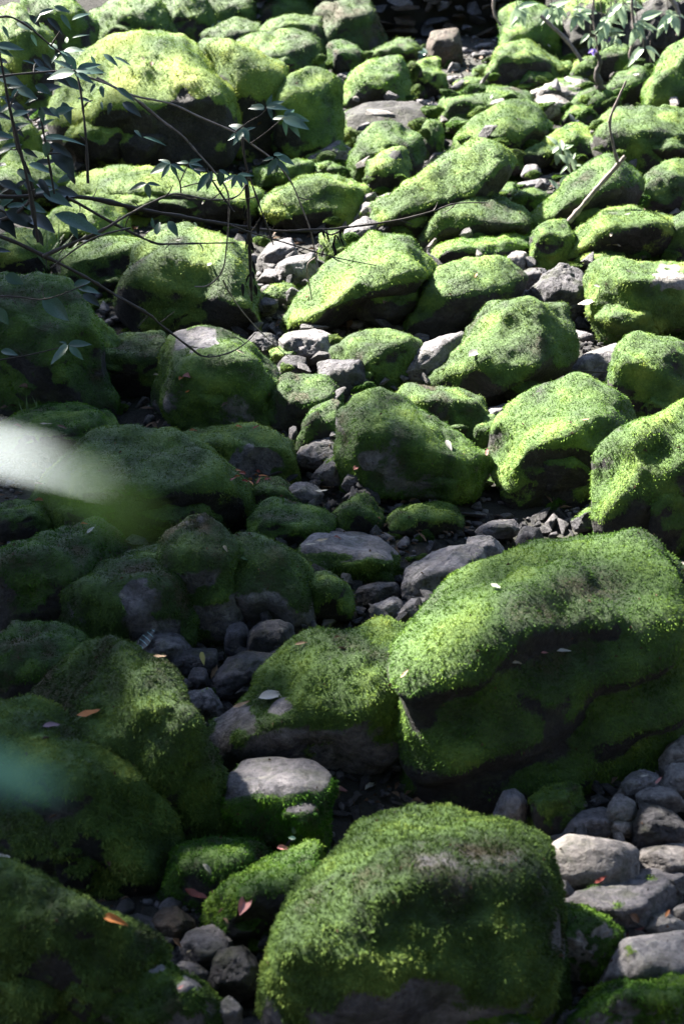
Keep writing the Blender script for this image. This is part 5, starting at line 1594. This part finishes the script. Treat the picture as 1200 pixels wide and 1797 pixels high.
def grass_tuft(px, py, by, n, lpx, label, spread=40):
    Y = row_y(by)
    p = link('grass_tuft', None, loc=U(px, py, Y))
    tag(p, label, 'grass tuft')
    for k in range(n):
        o = sleaf(p, px + lr.uniform(-lpx * .35, lpx * .35), py + lr.uniform(-4, 4), Y + lr.uniform(-.06, .06), 90 + lr.uniform(-spread, spread), lpx * lr.uniform(.6, 1.1), 'g')
        o.name = 'grass_blade'


grass_tuft(80, 478, 486, 34, 74, 'bright green grass tuft behind the crossing dark branches')
grass_tuft(60, 738, 760, 7, 44, 'spiky blue-green grass tuft on the low mossy boulder', 25)
plant(518, 1470, 1500, 4, 14, 'b', 'tiny green seedling in the black gap below the bare-topped block')

# two leaf sprays right in front of the lens
ns = link('near_sprig', None, loc=U(-260, 900, .5))
tag(ns, 'blurred pale leaf spray close to the lens', 'sprig')
branch(ns, [(-420, 1000), (-260, 880), (-150, 790)], .5, .78, .0022, .0016, 'twig', 'stem')


def near_leaf(par, a, b, Y, kind, width, up=1.0, nor=None):
    A = Vector(U(a[0], a[1], Y))
    B = Vector(U(b[0], b[1], Y + .02))
    put_leaf(par, LEAF[kind], A, B - A, nor or Vector((0, -.8, up)), (B - A).length, width=width)


near_leaf(ns, (-150, 770), (200, 812), .33, 'near', .50, 1.2, Vector((-.4, -.35, 1)))
near_leaf(ns, (60, 815), (300, 925), .30, 'near_g', .7, .8)
ns2 = link('near_sprig', None, loc=U(-260, 1400, .36))
tag(ns2, 'blurred teal leaf spray close to the lens, low down', 'sprig')
branch(ns2, [(-400, 1420), (-260, 1370), (-160, 1340)], .36, .36, .0012, .0016, 'twig', 'stem')
near_leaf(ns2, (-240, 1312), (130, 1378), .36, 'near_t', .8, 1.0)


# leaves belong to the twig they grow on
for pl in [o for o in COL.objects if o.type == 'EMPTY' and o.get('category') in ('shrub', 'vine', 'sprig', 'plant', 'flower')]:
    stems = [c for c in pl.children if c.name.split('.')[0] in ('branch', 'vine_stem', 'stem')]
    if not stems:
        continue
    sv = []
    for c in stems:
        a = np.zeros(len(c.data.vertices) * 3, dtype=np.float32)
        c.data.vertices.foreach_get('co', a)
        sv.append(a.reshape(-1, 3))
    for c in list(pl.children):
        if c.name.split('.')[0] in ('leaf', 'petal'):
            b = np.array(c.matrix_basis.translation)
            k = min(range(len(stems)), key=lambda i: np.linalg.norm(sv[i] - b, axis=1).min())
            c.parent = stems[k]


# ------------------------------------------------------------------ trees that close the ravine (outside the frame, they shade it)
def tree(x, y, h, cr, cz, label, n=2200, leaf=.34, lean=(0, 0), seed=0):
    g = np.random.default_rng(seed)
    z0 = float(gz(np.array([x]), np.array([y]))[0])
    t = link('tree', None, loc=(x, y, z0))
    tag(t, label, 'tree', 'trees along the ravine')
    top = np.array([lean[0], lean[1], cz])
    V, F = tube([(0, 0, -.3), (lean[0] * .2, lean[1] * .2, h * .35), (lean[0] * .6, lean[1] * .6, h * .7), tuple(top)], .24, .08, 9, .05)
    tr = link('trunk', mesh_np('trunk', V, F, M['bark'], True), t)
    for k in range(6):
        a = k * 1.05 + g.random()
        e = top + np.array([math.cos(a) * cr[0] * .7, math.sin(a) * cr[1] * .7, cr[2] * g.uniform(-.3, .5)])
        s = np.array([lean[0] * .6, lean[1] * .6, h * .7])
        V, F = tube([tuple(s), tuple(s * .45 + e * .55 + np.array([0, 0, .3])), tuple(e)], .07, .02, 6, .05)
        link('limb', mesh_np('limb', V, F, M['bark'], True), t)
    # leaves in clumps
    nc = 60
    C = g.normal(size=(nc, 3))
    C /= np.linalg.norm(C, axis=1)[:, None]
    C *= (g.random((nc, 1)) ** .4)
    idx = g.integers(0, nc, n)
    P = top + (C[idx] + g.normal(size=(n, 3)) * .16) * np.array(cr)
    d = g.normal(size=(n, 3))
    d /= np.linalg.norm(d, axis=1)[:, None]
    u = np.cross(d, g.normal(size=(n, 3)))
    u /= np.linalg.norm(u, axis=1)[:, None]
    L = leaf * (0.6 + .8 * g.random(n))[:, None]
    VV = np.stack([P - d * L * .5, P + u * L * .28, P + d * L * .5, P - u * L * .28], 1).reshape(-1, 3)
    k = np.arange(n) * 4
    link('crown', mesh_np('crown', VV, np.stack([k, k + 1, k + 2, k + 3], 1), M['tree_leaf'], True), t)


TREES = [(-7.7, 9.0, 3.2, (2.6, 3.2, 1.4), 3.3, (1.0, .2), 9000, 'shade tree whose crown darkens the left side'),
         (-6.4, 6.4, 4.0, (1.35, 2.0, 1.2), 4.1, (.75, .5), 1400, 'tree leaning over the near left bank'),
         (6.6, 3.0, 6, (2.8, 3.0, 2.0), 5.4, (-.4, 0), 2200, 'tree on the near right bank'),
         (7.6, 9.5, 7, (3.0, 3.4, 2.4), 6.0, (-.5, 0), 2400, 'tree on the right bank abreast of the peaked boulder'),
         (9.6, 16.5, 7, (3.2, 3.4, 2.6), 6.2, (0, 0), 2400, 'tree on the far right bank'),
         (-11.5, 14.5, 7, (3.2, 3.4, 2.4), 6.0, (0, 0), 2200, 'tree on the far left bank'),
         (3.9, -.6, 8, (4.6, 3.0, 1.5), 7.2, (-2.2, 1.0), 3000, 'unseen tree added over the viewpoint to block sky light'),  # unseen crown, added to keep sky fill off the fronts
         (-5.0, -1.6, 8, (2.8, 2.4, 1.6), 7.0, (.5, 0), 2600, 'unseen tree added beside the viewpoint to block sky light'),  # added out of view with the one above, against sky fill
         (-5.2, 4.6, 7, (2.0, 2.2, 1.0), 6.6, (2.3, 1.2), 2200, 'unseen tree added over the dark left boulders to block sky light'),  # unseen crown added overhead to cut zenith light on the left
         (-6.0, 8.0, 2.6, (1.6, 2.0, .6), 2.1, (1.5, .3), 1500, 'low unseen tree added above the dark left boulders to block sky light'),  # low crown added just above the view to darken the left middle
         (-9.6, 16.5, 5.5, (4.6, 4.6, 1.0), 4.6, (4.2, -.4), 130, 'thin-leaved tree spreading over the upper slope from the left bank'),
         (-6.4, 8.5, 5.0, (1.7, 2.0, .8), 4.3, (2.1, -.3), 330, 'sparse unseen tree added to dapple the near boulders'),  # unseen, added to throw patchy shade on the near boulders
         (0.5, -5.0, 7, (4.0, 3.0, 2.8), 6.0, (0, .5), 3000, 'tree behind the viewpoint'),
         (5.0, -4.0, 7, (3.4, 3.0, 2.8), 5.6, (0, 0), 2400, 'tree behind the viewpoint on the right bank'),
         (-5.0, -4.0, 7, (3.4, 3.0, 2.8), 5.6, (0, 0), 2400, 'tree behind the viewpoint on the left bank'),
         (2.0, 31.0, 8, (4.2, 3.2, 3.0), 6.2, (0, 0), 2600, 'tree on the slope behind the stone wall'),
         (9.0, 29.0, 8, (4.2, 3.2, 3.0), 6.0, (0, 0), 2400, 'tree on the slope right of the stone wall')]
for i, (x, y, h, cr, cz, ln_, n, lab) in enumerate(TREES):
    tree(x, y, h, cr, cz, lab, n, .36, ln_, 50 + i)
print('STAT', STAT)
